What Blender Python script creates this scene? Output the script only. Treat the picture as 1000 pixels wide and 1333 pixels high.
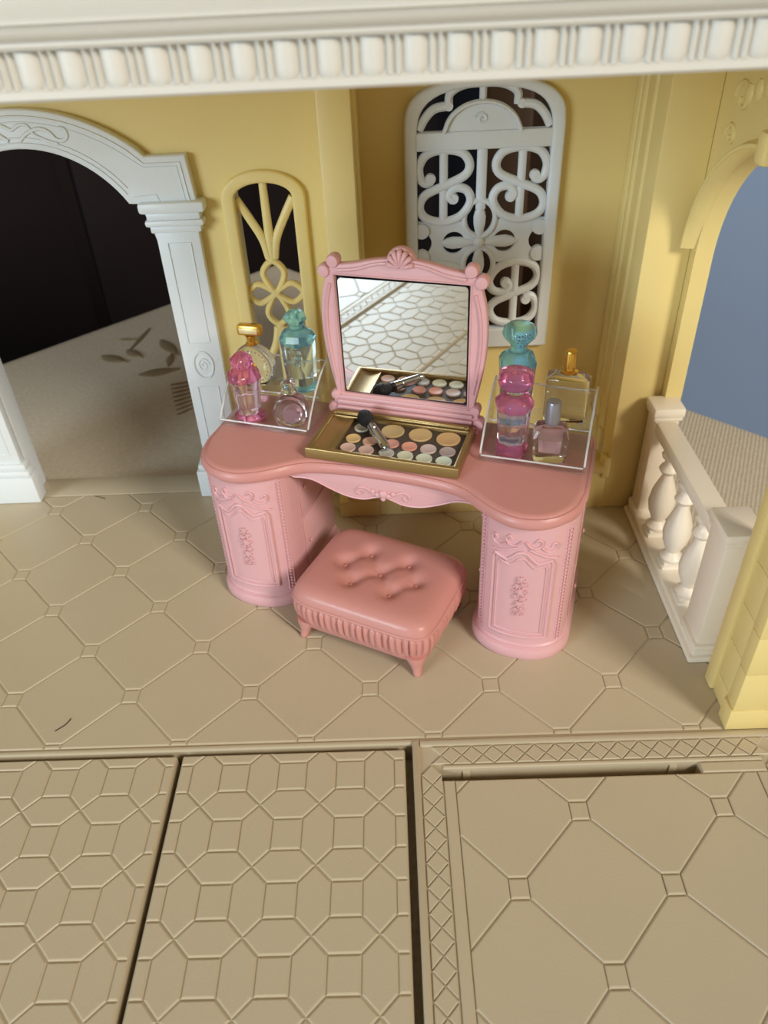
import bpy, bmesh, math, random
from mathutils import Vector, Matrix, noise
random.seed(7)
for o in list(bpy.data.objects): bpy.data.objects.remove(o)
scene = bpy.context.scene
COL = scene.collection
R = math.radians
PI = math.pi

# ------------------------------------------------------------------ camera
cam = bpy.data.cameras.new('camera')
cam.sensor_fit = 'HORIZONTAL'; cam.sensor_width = 36.0
cam.lens = 1001.5134 / 1000.0 * 36.0
cam.clip_start = 0.02; cam.clip_end = 100
co = bpy.data.objects.new('camera', cam); COL.objects.link(co)
yaw, pitch, roll = -0.0218029, 0.6571941, 0.0492615
right = Vector((math.cos(yaw), -math.sin(yaw), 0))
fwd = Vector((math.sin(yaw)*math.cos(pitch), math.cos(yaw)*math.cos(pitch), -math.sin(pitch)))
down = fwd.cross(right)
r2 = right*math.cos(roll) + down*math.sin(roll)
d2 = -right*math.sin(roll) + down*math.cos(roll)
mw = Matrix.Identity(4)
for i in range(3):
    mw[i][0] = r2[i]; mw[i][1] = -d2[i]; mw[i][2] = -fwd[i]
mw.translation = (0.0201435, -0.9092826, 1.2640146)
co.matrix_world = mw
cam.dof.use_dof = True; cam.dof.focus_distance = 1.5; cam.dof.aperture_fstop = 4.5
scene.camera = co

# ------------------------------------------------------------------ light
scene.view_settings.view_transform = 'Standard'
scene.view_settings.look = 'None'
scene.view_settings.exposure = 0.0
scene.view_settings.gamma = 1.0
scene.view_settings.use_curve_mapping = False
scene.cycles.transparent_max_bounces = 48
scene.cycles.transmission_bounces = 20
scene.cycles.max_bounces = 24
w = bpy.data.worlds.new('room_light'); scene.world = w; w.use_nodes = True
bg = w.node_tree.nodes['Background']
bg.inputs[0].default_value = (1.0, 0.76, 0.50, 1); bg.inputs[1].default_value = 0.18

def window_light(name, loc, target, sx, sy, power, color):
    l = bpy.data.lights.new(name, 'AREA'); l.shape = 'RECTANGLE'; l.size = sx; l.size_y = sy
    l.energy = power; l.color = color
    o = bpy.data.objects.new(name, l); COL.objects.link(o)
    o.location = loc
    o.rotation_euler = (Vector(target)-Vector(loc)).to_track_quat('-Z', 'Y').to_euler()
    return o
# daylight of two room windows: one ahead and to the left of the doll house, one to its right
window_light('window_daylight_left', (-4.7, -4.7, 1.9), (-0.4, 0.6, 0.35), 2.6, 2.2, 315, (0.72, 0.88, 1.0))
window_light('window_daylight_right', (10.0, -11.5, 10.0), (0.3, 0.6, 0.4), 4.4, 4.8, 2250, (1.0, 0.94, 0.83))

# ------------------------------------------------------------------ materials
def srgb(r, g, b):
    def f(c):
        c /= 255.0
        return c/12.92 if c <= 0.04045 else ((c+0.055)/1.055)**2.4
    return (f(r), f(g), f(b), 1)

def mat(name, col, rough=0.4, metal=0.0, trans=0.0, ior=1.45, bump=0.0, bscale=60.0, var=0.0, vscale=6.0, spec=0.5, coat=0.0, stretch=None, sss=0.0):
    m = bpy.data.materials.new(name); m.use_nodes = True
    nt = m.node_tree; p = nt.nodes['Principled BSDF']
    p.inputs['Base Color'].default_value = col
    p.inputs['Roughness'].default_value = rough
    p.inputs['Metallic'].default_value = metal
    p.inputs['Transmission Weight'].default_value = trans
    p.inputs['IOR'].default_value = ior
    p.inputs['Specular IOR Level'].default_value = spec
    p.inputs['Coat Weight'].default_value = coat
    p.inputs['Coat Roughness'].default_value = 0.1
    if sss:
        p.inputs['Subsurface Weight'].default_value = sss
        p.inputs['Subsurface Radius'].default_value = (0.03, 0.02, 0.01)
        p.inputs['Subsurface Scale'].default_value = 0.5
    if bump or var:
        tc = nt.nodes.new('ShaderNodeTexCoord'); mp = nt.nodes.new('ShaderNodeMapping')
        nt.links.new(tc.outputs['Object'], mp.inputs['Vector'])
        if stretch: mp.inputs['Scale'].default_value = stretch
    if bump:
        n = nt.nodes.new('ShaderNodeTexNoise'); n.inputs['Scale'].default_value = bscale; n.inputs['Detail'].default_value = 4
        b = nt.nodes.new('ShaderNodeBump'); b.inputs['Strength'].default_value = bump; b.inputs['Distance'].default_value = 0.01
        nt.links.new(mp.outputs[0], n.inputs['Vector']); nt.links.new(n.outputs['Fac'], b.inputs['Height'])
        nt.links.new(b.outputs[0], p.inputs['Normal'])
    if var:
        n = nt.nodes.new('ShaderNodeTexNoise'); n.inputs['Scale'].default_value = vscale; n.inputs['Detail'].default_value = 3
        mx = nt.nodes.new('ShaderNodeMix'); mx.data_type = 'RGBA'
        mx.inputs['A'].default_value = col
        mx.inputs['B'].default_value = tuple(c*(1-var) for c in col[:3]) + (1,)
        nt.links.new(mp.outputs[0], n.inputs['Vector']); nt.links.new(n.outputs['Fac'], mx.inputs['Factor'])
        nt.links.new(mx.outputs['Result'], p.inputs['Base Color'])
    return m

M = {}
M['floor'] = mat('beige_floor_plastic', srgb(202, 188, 160), 0.37, spec=0.45, bump=0.05, bscale=220, var=0.10, vscale=3)
M['gap'] = mat('beige_groove_plastic', srgb(190, 170, 135), 0.5)
M['yellow'] = mat('pale_yellow_plastic', srgb(236, 214, 144), 0.42, bump=0.04, bscale=60, var=0.05, vscale=3, sss=0.15)
M['white'] = mat('white_plastic', srgb(226, 231, 232), 0.4, bump=0.04, bscale=70, sss=0.1)
M['cornice_white'] = mat('greyer_white_cornice', srgb(216, 212, 203), 0.42, bump=0.04, bscale=70, sss=0.1)  # greyer than the other white, used on the cornice alone
M['cream'] = mat('cream_plastic', srgb(240, 228, 208), 0.4, bump=0.04, bscale=70, sss=0.15)
M['pink'] = mat('pink_plastic', srgb(226, 175, 178), 0.38, bump=0.05, bscale=120, var=0.06, vscale=8, stretch=(1, 1, 6), sss=0.1)
M['pink_shaded'] = mat('pink_plastic_shaded', srgb(208, 146, 140), 0.36, bump=0.05, bscale=120, var=0.05, vscale=8, sss=0.1)  # vanity pink darkened for the tabletop, its dimmer light put into the colour
M['stool'] = mat('satin_salmon_plastic', srgb(210, 148, 140), 0.34, bump=0.05, bscale=100, var=0.05, sss=0.1)
M['gold'] = mat('brushed_gold_paint', srgb(164, 136, 88), 0.36, metal=0.75, bump=0.08, bscale=300)
M['gold_bright'] = mat('bright_gold', srgb(226, 178, 82), 0.25, metal=0.85)
M['insert'] = mat('dark_taupe_insert', srgb(72, 62, 52), 0.45)
M['mirror'] = mat('mirror_silvering', (0.86, 0.88, 0.88, 1), 0.02, metal=1.0)
M['black'] = mat('black_plastic', srgb(20, 19, 22), 0.3)
M['bristle'] = mat('black_bristle', srgb(14, 13, 17), 0.6, bump=0.5, bscale=260)
M['chrome'] = mat('chrome', srgb(205, 208, 215), 0.12, metal=1.0)
M['silver'] = mat('grey_silver_cap', srgb(150, 150, 158), 0.32, metal=0.5)
M['clear'] = mat('clear_acrylic', (0.97, 0.98, 0.98, 1), 0.03, trans=1.0, ior=1.34)
def sheet_material():
    m = bpy.data.materials.new('clear_acrylic_sheet'); m.use_nodes = True
    nt = m.node_tree; nt.nodes.clear()
    out = nt.nodes.new('ShaderNodeOutputMaterial'); t = nt.nodes.new('ShaderNodeBsdfTransparent'); g = nt.nodes.new('ShaderNodeBsdfGlossy')
    d = nt.nodes.new('ShaderNodeBsdfTranslucent'); d.inputs['Color'].default_value = (0.95, 0.96, 0.97, 1)
    t.inputs['Color'].default_value = (0.985, 0.99, 0.99, 1); g.inputs['Roughness'].default_value = 0.05
    lw = nt.nodes.new('ShaderNodeLayerWeight'); lw.inputs['Blend'].default_value = 0.5
    pw = nt.nodes.new('ShaderNodeMath'); pw.operation = 'POWER'; pw.inputs[1].default_value = 4.0
    f = nt.nodes.new('ShaderNodeMath'); f.operation = 'MULTIPLY_ADD'; f.inputs[1].default_value = 0.85; f.inputs[2].default_value = 0.04
    nt.links.new(lw.outputs['Facing'], pw.inputs[0]); nt.links.new(pw.outputs[0], f.inputs[0])
    a = nt.nodes.new('ShaderNodeMixShader'); b = nt.nodes.new('ShaderNodeMixShader'); b.inputs[0].default_value = 0.025
    nt.links.new(t.outputs[0], b.inputs[1]); nt.links.new(d.outputs[0], b.inputs[2])
    nt.links.new(f.outputs[0], a.inputs[0]); nt.links.new(b.outputs[0], a.inputs[1]); nt.links.new(g.outputs[0], a.inputs[2])
    nt.links.new(a.outputs[0], out.inputs[0]); return m
M['clear'] = sheet_material()
M['edge'] = mat('acrylic_edge_highlight', (0.98, 0.985, 0.985, 1), 0.12, trans=0.55, ior=1.3)  # whitish material that puts bright highlights on the tray edges
M['glass'] = mat('clear_bottle_glass', (0.96, 0.97, 0.99, 1), 0.04, trans=1.0, ior=1.34)
M['lilac'] = mat('lilac_tinted_glass', (0.90, 0.90, 0.98, 1), 0.04, trans=1.0, ior=1.34)
M['aqua'] = mat('turquoise_glass', (0.36, 0.80, 0.97, 1), 0.05, trans=0.88, ior=1.36)
M['aqua_pale'] = mat('pale_turquoise_glass', (0.80, 0.94, 0.99, 1), 0.05, trans=0.97, ior=1.34)
M['rose'] = mat('magenta_glass', (0.93, 0.32, 0.56, 1), 0.05, trans=0.86, ior=1.36)
M['rose_pale'] = mat('pale_pink_glass', (0.97, 0.72, 0.84, 1), 0.05, trans=0.96, ior=1.34)
M['liquid'] = mat('pale_rose_liquid', (0.97, 0.70, 0.74, 1), 0.1, trans=0.7, ior=1.34)
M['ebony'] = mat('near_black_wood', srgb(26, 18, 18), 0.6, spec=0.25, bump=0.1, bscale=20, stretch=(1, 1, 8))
M['brownwood'] = mat('brown_wood', srgb(96, 70, 48), 0.5, var=0.35, vscale=4, stretch=(6, 1, 1))
M['bluewall'] = mat('blue_grey_paint', srgb(168, 196, 238), 0.8, bump=0.1, bscale=40)
M['roomfloor'] = mat('dark_floorboards', srgb(88, 66, 50), 0.5, var=0.3, vscale=3)
M['lint'] = mat('dark_lint', srgb(60, 46, 36), 0.8)
M['embroid'] = mat('taupe_embroidery_thread', srgb(150, 132, 102), 0.85, bump=0.3, bscale=200)

def cloth_material():
    m = mat('beige_knit_cloth', srgb(196, 184, 160), 0.9)
    nt = m.node_tree; p = nt.nodes['Principled BSDF']
    tc = nt.nodes.new('ShaderNodeTexCoord'); mp = nt.nodes.new('ShaderNodeMapping')
    mp.inputs['Rotation'].default_value = (0, 0, R(25))
    nt.links.new(tc.outputs['Object'], mp.inputs['Vector'])
    w1 = nt.nodes.new('ShaderNodeTexWave'); w1.inputs['Scale'].default_value = 28; w1.inputs['Distortion'].default_value = 1.2; w1.inputs['Detail'].default_value = 2
    n1 = nt.nodes.new('ShaderNodeTexNoise'); n1.inputs['Scale'].default_value = 70; n1.inputs['Detail'].default_value = 3
    nt.links.new(mp.outputs[0], w1.inputs['Vector']); nt.links.new(mp.outputs[0], n1.inputs['Vector'])
    ad = nt.nodes.new('ShaderNodeMath'); ad.operation = 'ADD'
    nt.links.new(w1.outputs['Fac'], ad.inputs[0]); nt.links.new(n1.outputs['Fac'], ad.inputs[1])
    b = nt.nodes.new('ShaderNodeBump'); b.inputs['Strength'].default_value = 0.22; b.inputs['Distance'].default_value = 0.005
    nt.links.new(ad.outputs[0], b.inputs['Height']); nt.links.new(b.outputs[0], p.inputs['Normal'])
    rp = nt.nodes.new('ShaderNodeMix'); rp.data_type = 'RGBA'
    rp.inputs['A'].default_value = srgb(232, 222, 202); rp.inputs['B'].default_value = srgb(200, 186, 160)
    nt.links.new(n1.outputs['Fac'], rp.inputs['Factor']); nt.links.new(rp.outputs['Result'], p.inputs['Base Color'])
    return m
M['cloth'] = cloth_material()

# ------------------------------------------------------------------ mesh helpers
class MB:
    """collects verts and faces; build() links them as one mesh object"""
    def __init__(s): s.v = []; s.f = []
    def add(s, vs, fs):
        o = len(s.v); s.v += [tuple(p) for p in vs]; s.f += [tuple(i+o for i in f) for f in fs]; return s
    def box(s, x0, x1, y0, y1, z0, z1, b=0.0):
        if b <= 0:
            vs = [(x, y, z) for z in (z0, z1) for x, y in ((x0, y0), (x1, y0), (x1, y1), (x0, y1))]
            s.add(vs, [(3, 2, 1, 0), (4, 5, 6, 7), (0, 1, 5, 4), (1, 2, 6, 5), (2, 3, 7, 6), (3, 0, 4, 7)])
        else:
            bm = bmesh.new(); bmesh.ops.create_cube(bm, size=1)
            for v in bm.verts:
                v.co = Vector(((x0+x1)/2+v.co.x*(x1-x0), (y0+y1)/2+v.co.y*(y1-y0), (z0+z1)/2+v.co.z*(z1-z0)))
            bmesh.ops.bevel(bm, geom=bm.edges[:], offset=b, segments=2, affect='EDGES', profile=0.5)
            s.bm(bm)
        return s
    def bm(s, bm):
        bm.verts.index_update()
        s.add([v.co[:] for v in bm.verts], [[v.index for v in f.verts] for f in bm.faces]); bm.free(); return s
    def loft(s, loops, cap0=True, cap1=True, closed=True):
        n = len(loops[0]); vs = [p for l in loops for p in l]; fs = []
        for k in range(len(loops)-1):
            for i in range(n if closed else n-1):
                j = (i+1) % n
                fs.append((k*n+i, k*n+j, (k+1)*n+j, (k+1)*n+i))
        if cap0: fs.append(tuple(reversed(range(n))))
        if cap1: fs.append(tuple((len(loops)-1)*n+i for i in range(n)))
        return s.add(vs, fs)
    def lathe(s, prof, c=(0, 0, 0), n=24, sx=1.0, sy=1.0, rot=0.0, axis='Z'):
        loops = []
        for r, z in prof:
            l = []
            for i in range(n):
                a = 2*PI*i/n + rot
                x, y = r*math.cos(a)*sx, r*math.sin(a)*sy
                if axis == 'Z': p = (c[0]+x, c[1]+y, c[2]+z)
                elif axis == 'Y': p = (c[0]+x, c[1]-z, c[2]+y)
                else: p = (c[0]+z, c[1]+x, c[2]+y)
                l.append(p)
            loops.append(l)
        return s.loft(loops)
    def ball(s, c, r, n=12, sx=1, sy=1, sz=1):
        m = n//2
        loops = []
        for k in range(1, m):
            t = PI*k/m
            loops.append([(c[0]+r*sx*math.sin(t)*math.cos(2*PI*i/n), c[1]+r*sy*math.sin(t)*math.sin(2*PI*i/n), c[2]-r*sz*math.cos(t)) for i in range(n)])
        return s.loft(loops)
    def sweep(s, pts, nrm, w, h, closed=False, n=5, full=False, base=0.001):
        """rounded band along pts; nrm = normal vector(s); w width(s); h height above surface"""
        P = [Vector(p) for p in pts]; N = len(P)
        NR = [Vector(nrm)]*N if not isinstance(nrm, list) else [Vector(q) for q in nrm]
        W = w if isinstance(w, list) else [w]*N
        H = h if isinstance(h, list) else [h]*N
        loops = []
        for i in range(N):
            a = P[(i-1) % N] if (closed or i > 0) else P[i]
            b = P[(i+1) % N] if (closed or i < N-1) else P[i]
            t = (b-a)
            t = t.normalized() if t.length > 1e-9 else Vector((1, 0, 0))
            nn = NR[i].normalized(); sd = t.cross(nn)
            sd = sd.normalized() if sd.length > 1e-9 else Vector((0, 0, 1))
            l = []
            if full:
                for k in range(2*n-2):
                    th = 2*PI*k/(2*n-2)
                    l.append(P[i]+sd*(math.cos(th)*W[i]/2)+nn*(math.sin(th)*H[i]))
            else:
                l.append(P[i]+sd*(W[i]/2)-nn*base)
                for k in range(n):
                    th = PI*k/(n-1)
                    l.append(P[i]+sd*(math.cos(th)*W[i]/2)+nn*(math.sin(th)*H[i]))
                l.append(P[i]-sd*(W[i]/2)-nn*base)
            loops.append([tuple(p) for p in l])
        if closed:
            loops.append(loops[0]); return s.loft(loops, False, False)
        return s.loft(loops)
    def map(s, fn): s.v = [tuple(fn(*p)) for p in s.v]; return s
    def mesh(s, name, smooth=35):
        me = bpy.data.meshes.new(name); me.from_pydata(s.v, [], s.f)
        bm = bmesh.new(); bm.from_mesh(me)
        bmesh.ops.remove_doubles(bm, verts=bm.verts, dist=1e-6)
        bmesh.ops.recalc_face_normals(bm, faces=bm.faces)
        bm.to_mesh(me); bm.free()
        if smooth:
            me.polygons.foreach_set('use_smooth', [True]*len(me.polygons))
            me.set_sharp_from_angle(angle=R(smooth))
        return me
    def build(s, name, m, parent=None, smooth=35, **tags):
        me = s.mesh(name, smooth); me.materials.append(M[m] if isinstance(m, str) else m)
        return link(name, me, parent, **tags)

def link(name, me, parent=None, **tags):
    o = bpy.data.objects.new(name, me); COL.objects.link(o)
    if parent: o.parent = parent
    for k, v in tags.items(): o[k] = v
    return o
def empty(name, loc=(0, 0, 0), rz=0.0, **tags):
    o = bpy.data.objects.new(name, None); COL.objects.link(o)
    o.empty_display_size = 0.05
    o.location = loc; o.rotation_euler = (0, 0, rz)
    for k, v in tags.items(): o[k] = v
    return o

def crom(pts, n=6, closed=False):
    P = [Vector(p) for p in pts]; N = len(P); out = []
    rng = N if closed else N-1
    for i in range(rng):
        p1, p2 = P[i], P[(i+1) % N]
        p0 = P[i-1] if (closed or i > 0) else p1*2-p2
        p3 = P[(i+2) % N] if (closed or i+2 < N) else p2*2-p1
        for k in range(n):
            t = k/n
            out.append(0.5*((2*p1)+(p2-p0)*t+(2*p0-5*p1+4*p2-p3)*t*t+(3*p1-p0-3*p2+p3)*t**3))
    if not closed: out.append(P[-1])
    return [tuple(p) for p in out]
def arc(cx, cy, r, a0, a1, n, ry=None):
    ry = ry or r
    return [(cx+r*math.cos(R(a0+(a1-a0)*i/n)), cy+ry*math.sin(R(a0+(a1-a0)*i/n))) for i in range(n+1)]

def extr(loops, depth, bevel=0.0, res=2):
    """2D outline with holes -> MB, x,y in plane, z from 0 to depth"""
    cu = bpy.data.curves.new('t', 'CURVE'); cu.dimensions = '2D'; cu.fill_mode = 'BOTH'
    cu.extrude = depth/2-bevel; cu.bevel_depth = bevel; cu.bevel_resolution = res; cu.offset = -bevel
    for l in loops:
        sp = cu.splines.new('POLY'); sp.points.add(len(l)-1); sp.use_cyclic_u = True
        for i, p in enumerate(l): sp.points[i].co = (p[0], p[1], 0, 1)
    ob = bpy.data.objects.new('t', cu); COL.objects.link(ob)
    dg = bpy.context.evaluated_depsgraph_get()
    me = bpy.data.meshes.new_from_object(ob.evaluated_get(dg))
    mb = MB(); mb.add([(v.co.x, v.co.y, v.co.z+depth/2) for v in me.vertices], [tuple(p.vertices) for p in me.polygons])
    bpy.data.objects.remove(ob); bpy.data.curves.remove(cu); bpy.data.meshes.remove(me)
    return mb
def XZ(y):   # plane (u,v,w) -> wall facing -Y, w towards the viewer
    return lambda u, v, w: (u, y-w, v)
def YZ(x):   # wall facing -X, w towards -X
    return lambda u, v, w: (x-w, u, v)

# convex polygons for tiles
def clip(poly, x0, x1, y0, y1):
    for ax, lim, sg in ((0, x0, 1), (0, x1, -1), (1, y0, 1), (1, y1, -1)):
        out = []
        for i in range(len(poly)):
            a, b = poly[i], poly[(i+1) % len(poly)]
            da, db = (a[ax]-lim)*sg, (b[ax]-lim)*sg
            if da >= 0: out.append(a)
            if (da > 0 and db < 0) or (da < 0 and db > 0):
                t = da/(da-db); out.append((a[0]+(b[0]-a[0])*t, a[1]+(b[1]-a[1])*t))
        poly = out
        if len(poly) < 3: return []
    res = []
    for p in poly:
        if not res or math.hypot(p[0]-res[-1][0], p[1]-res[-1][1]) > 1e-4: res.append(p)
    if len(res) > 1 and math.hypot(res[0][0]-res[-1][0], res[0][1]-res[-1][1]) < 1e-4: res.pop()
    return res if len(res) >= 3 else []
def area(p): return 0.5*sum(p[i][0]*p[(i+1) % len(p)][1]-p[(i+1) % len(p)][0]*p[i][1] for i in range(len(p)))
def inset(p, d):
    n = len(p); L = []
    for i in range(n):
        a, b = Vector(p[i]), Vector(p[(i+1) % n]); t = (b-a).normalized(); nn = Vector((-t.y, t.x))
        L.append((a+nn*d, t))
    out = []
    for i in range(n):
        (a, t), (b, u) = L[i-1], L[i]
        cr = t.x*u.y-t.y*u.x
        if abs(cr) < 1e-6: out.append(tuple(b)); continue
        k = ((b.x-a.x)*u.y-(b.y-a.y)*u.x)/cr
        out.append(tuple(a+t*k))
    for i in range(n):
        e = Vector(out[(i+1) % n])-Vector(out[i])
        if e.dot(L[i][1]) <= 1e-5: return None
    return out
TILES = {}
def tile(poly, parent, z1=0.0, depth=0.005, gap=0.0011, bev=0.0030, m='floor', name='tile'):
    if not poly: return
    if area(poly) < 0: poly = poly[::-1]
    cx = sum(p[0] for p in poly)/len(poly); cy = sum(p[1] for p in poly)/len(poly)
    key = (tuple((round(p[0]-cx, 3), round(p[1]-cy, 3)) for p in poly), depth, m)
    if key not in TILES:
        q = [(p[0]-cx, p[1]-cy) for p in poly]
        a = inset(q, gap); b = inset(q, gap+bev*0.35) ; c = inset(q, gap+bev)
        if not (a and b and c): TILES[key] = None
        else:
            mb = MB(); mb.loft([[(x, y, -depth) for x, y in a], [(x, y, -0.0019) for x, y in a], [(x, y, -0.0007) for x, y in b], [(x, y, 0) for x, y in c]], cap0=False)
            me = mb.mesh(name, 0); me.materials.append(M[m]); TILES[key] = me
    me = TILES[key]
    if me is None: return
    o = link(name, me, parent); o.location = (cx, cy, z1); return o
def octo(parent, rect, org, pu, pv, hu, hv, z1):
    x0, x1, y0, y1 = rect
    i0 = int((x0-org[0])/pu)-2; i1 = int((x1-org[0])/pu)+3
    j0 = int((y0-org[1])/pv)-2; j1 = int((y1-org[1])/pv)+3
    for i in range(i0, i1):
        for j in range(j0, j1):
            for k in (0, 0.5):
                cx, cy = org[0]+(i+k)*pu, org[1]+(j+k)*pv
                tile(clip([(cx-hu, cy-hv), (cx+hu, cy-hv), (cx+hu, cy+hv), (cx-hu, cy+hv)], *rect), parent, z1)
                tx, ty = cx+pu/2, cy   # tile between lattice points (cx,cy),(cx+pu,cy)
                a, b = pu/2-hu, pv/2-hv
                tile(clip([(tx-a, ty-hv), (tx-hu, ty-b), (tx+hu, ty-b), (tx+a, ty-hv), (tx+a, ty+hv), (tx+hu, ty+b), (tx-hu, ty+b), (tx-a, ty+hv)], *rect), parent, z1)

# ================================================================== SETTING
# ---- floor of the doll house
fl = MB(); fl.box(-1.32, 0.735, -0.006, 0.945, -0.05, -0.0026, 0.002)
FLOOR = fl.build('floor', 'floor', label='beige toy floor of cropped square tiles under the pink vanity', category='floor', kind='structure')
octo(FLOOR, (-1.30, 0.725, 0.006, 0.855), (-0.675, 0.0), 0.25, 0.26264, 0.0165, 0.0175, 0.0)
MB().box(-1.32, 0.735, -0.0065, 0.0035, -0.01, 0.0006, 0.0025).build('front_lip', 'floor', FLOOR)
MB().box(-1.30, -0.10, 0.858, 0.944, -0.006, 0.0, 0.002).build('threshold_strip', 'floor', FLOOR)

# ---- front floor panels
PX, PY = 0.109, 0.115
def hex_panel(x0, x1, y0, y1, cx, label):
    p = MB().box(x0, x1, y0, y1, -0.05, -0.0026, 0.004).build('floor_panel', 'floor', label=label, category='floor panel', group='hexagon patterned front floor panels')
    rect = (x0+0.0015, x1-0.0015, y0+0.0015, y1-0.0015)
    sx, sy = 0.0265, 0.029
    for i in range(-4, 5):
        for j in range(-1, 12):
            x, y = cx+i*PX, -0.069-j*PY
            tile(clip([(x-sx, y-sy), (x+sx, y-sy), (x+sx, y+sy), (x-sx, y+sy)], *rect), p)
            tile(clip([(x-PX/2, y-PY/2), (x-sx, y-PY+sy), (x+sx, y-PY+sy), (x+PX/2, y-PY/2), (x+sx, y-sy), (x-sx, y-sy)], *rect), p)
            tile(clip([(x+PX/2, y-PY/2), (x+PX-sx, y-sy), (x+PX-sx, y+sy), (x+PX/2, y+PY/2), (x+sx, y+sy), (x+sx, y-sy)], *rect), p)
    return p
hex_panel(-0.411, 0.0185, -1.15, -0.0165, -0.1947, 'hexagon patterned floor panel in the middle, beside the bordered panel')
hex_panel(-0.848, -0.4215, -1.15, -0.0165, -0.6320, 'leftmost hexagon patterned floor panel, below the arch side')
def bordered_panel(x0, x1, y0, y1, slot, org, label):
    z = 0.003
    W = 0.0135; B = 0.041; S = 0.0215
    p = empty('floor_panel', (0, 0, 0), label=label, category='floor panel', group='diamond bordered front floor panels')
    loops = [[(x0, y0), (x1, y0), (x1, y1-0.006), (x1-0.006, y1), (x0+0.006, y1), (x0, y1-0.006)]]
    MB().box(x0, x1, y0, y1, -0.05, -0.0455).build('underside', 'floor', p)
    if slot: loops.append([(slot[0], slot[2]), (slot[0], slot[3]), (slot[1], slot[3]), (slot[1], slot[2])])
    top = extr(loops, 0.0450, 0.0); top.map(lambda a, b, c: (a, b, c-0.0453)); top.build('plate', 'floor', p)
    # rim
    for a, b, c, d in ((x0, x0+W, y0, y1), (x1-W, x1, y0, y1), (x0+W+0.001, x1-W-0.001, y1-W, y1)):
        MB().box(a, b, c, d, -0.006, z+0.001, 0.003).build('rim', 'floor', p)
    a0, a1, c1 = x0+W, x1-W, y1-W          # outer edge of the diamond band
    n = int(round((a1-a0)/0.0405)); st = (a1-a0)/n
    yb = c1-B/2-0.001
    def dia(cx, cy, hx, hy, vert, rect):
        tile(clip([(cx-hx, cy), (cx, cy-hy), (cx+hx, cy), (cx, cy+hy)], *rect), p, z, gap=0.0008, bev=0.0016)
        if not vert:
            for s in (1, -1): tile(clip([(cx, cy+s*hy), (cx+hx, cy), (cx+2*hx, cy+s*hy)], *rect), p, z, gap=0.0008, bev=0.0014)
        else:
            for s in (1, -1): tile(clip([(cx+s*hx, cy), (cx, cy-hy), (cx+s*hx, cy-2*hy)], *rect), p, z, gap=0.0008, bev=0.0014)
    rt = (a0+0.001, a1-0.001, c1-B, c1-0.001)
    for k in range(n): dia(a0+st*(k+0.5), yb, st/2, B/2-0.001, False, rt)
    yk = c1-B
    while yk > y0+0.06:
        for c0 in (a0, a1-B):
            dia(c0+B/2, yk-0.0215, B/2-0.001, 0.021, True, (c0+0.001, c0+B-0.001, y0, yk))
        yk -= 0.042
    f0, f1, g1 = a0+B, a1-B, c1-B
    for a, b in ((f0, f0+S), (f1-S, f1)):
        tile([(a, y0+0.01), (b, y0+0.01), (b, g1-S-0.012 if slot else g1-S), (a, g1-S-0.012 if slot else g1-S)], p, z)
    if slot:
        tile([(f0, slot[3]), (f1, slot[3]), (f1, g1), (f0, g1)], p, z)
        tile([(slot[1]+0.001, g1-S-0.0125), (f1, g1-S-0.0125), (f1, slot[3]), (slot[1]+0.001, slot[3])], p, z)
    else: tile([(f0, g1-S), (f1, g1-S), (f1, g1), (f0, g1)], p, z)
    octo(p, (f0+S, f1-S, y0+0.01, g1-S-(0.0125 if slot else 0)), org, 0.2512, 0.269, 0.0155, 0.0175, z)
    if slot:
        for xx in (0.125, 0.51): MB().box(xx, xx+0.014, slot[3]-0.003, slot[3]+0.001, -0.04, -0.004, 0.001).build('slot_tab', 'floor', p)
    return p
bordered_panel(0.0325, 0.7365, -1.15, -0.0015, (0.075, 0.5615, -0.0905, -0.0665), (0.3227, -0.158), 'floor panel with diamond border and long slot at its back edge')
bordered_panel(-1.56, -0.8595, -1.15, -0.0015, None, (-1.21, -0.158), 'diamond bordered floor panel reflected in the vanity mirror')

# ---- back wall with arch opening and tracery window opening
AX = -0.752
def arch_hole(cx, half, zs, zc, r):
    pts = [(cx-half, 0.0), (cx-half, zs)]
    a = math.degrees(math.acos(min(1, half/r)))
    pts += arc(cx, zc, r, 180-a, a, 20)
    pts += [(cx+half, 0.0)]
    return pts
def win_loop(cx, half, z0, zs, zt):
    pts = [(cx-half, z0), (cx-half, zs)] + arc(cx, zs, half, 170, 10, 14, zt-zs) + [(cx+half, zs), (cx+half, z0)]
    return pts
WCX = -0.2515
hole1 = [(AX-0.262, -0.001), (AX-0.262, 0.70)] + arc(AX, 0.668, 0.264, 172, 8, 24) + [(AX+0.262, 0.70), (AX+0.262, -0.001)]
outer = [(-1.32, -0.001), hole1[0]] + hole1[1:-1] + [hole1[-1], (-0.06, -0.001), (-0.06, 1.16), (-1.32, 1.16)]
wb = extr([outer, win_loop(WCX, 0.066, 0.30, 0.785, 0.8185)], 0.06, 0.0)
wb.map(XZ(0.93))
WALL = wb.build('wall_back', 'yellow', label='pale yellow back wall with arch opening and narrow window', category='wall', kind='structure')
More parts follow.
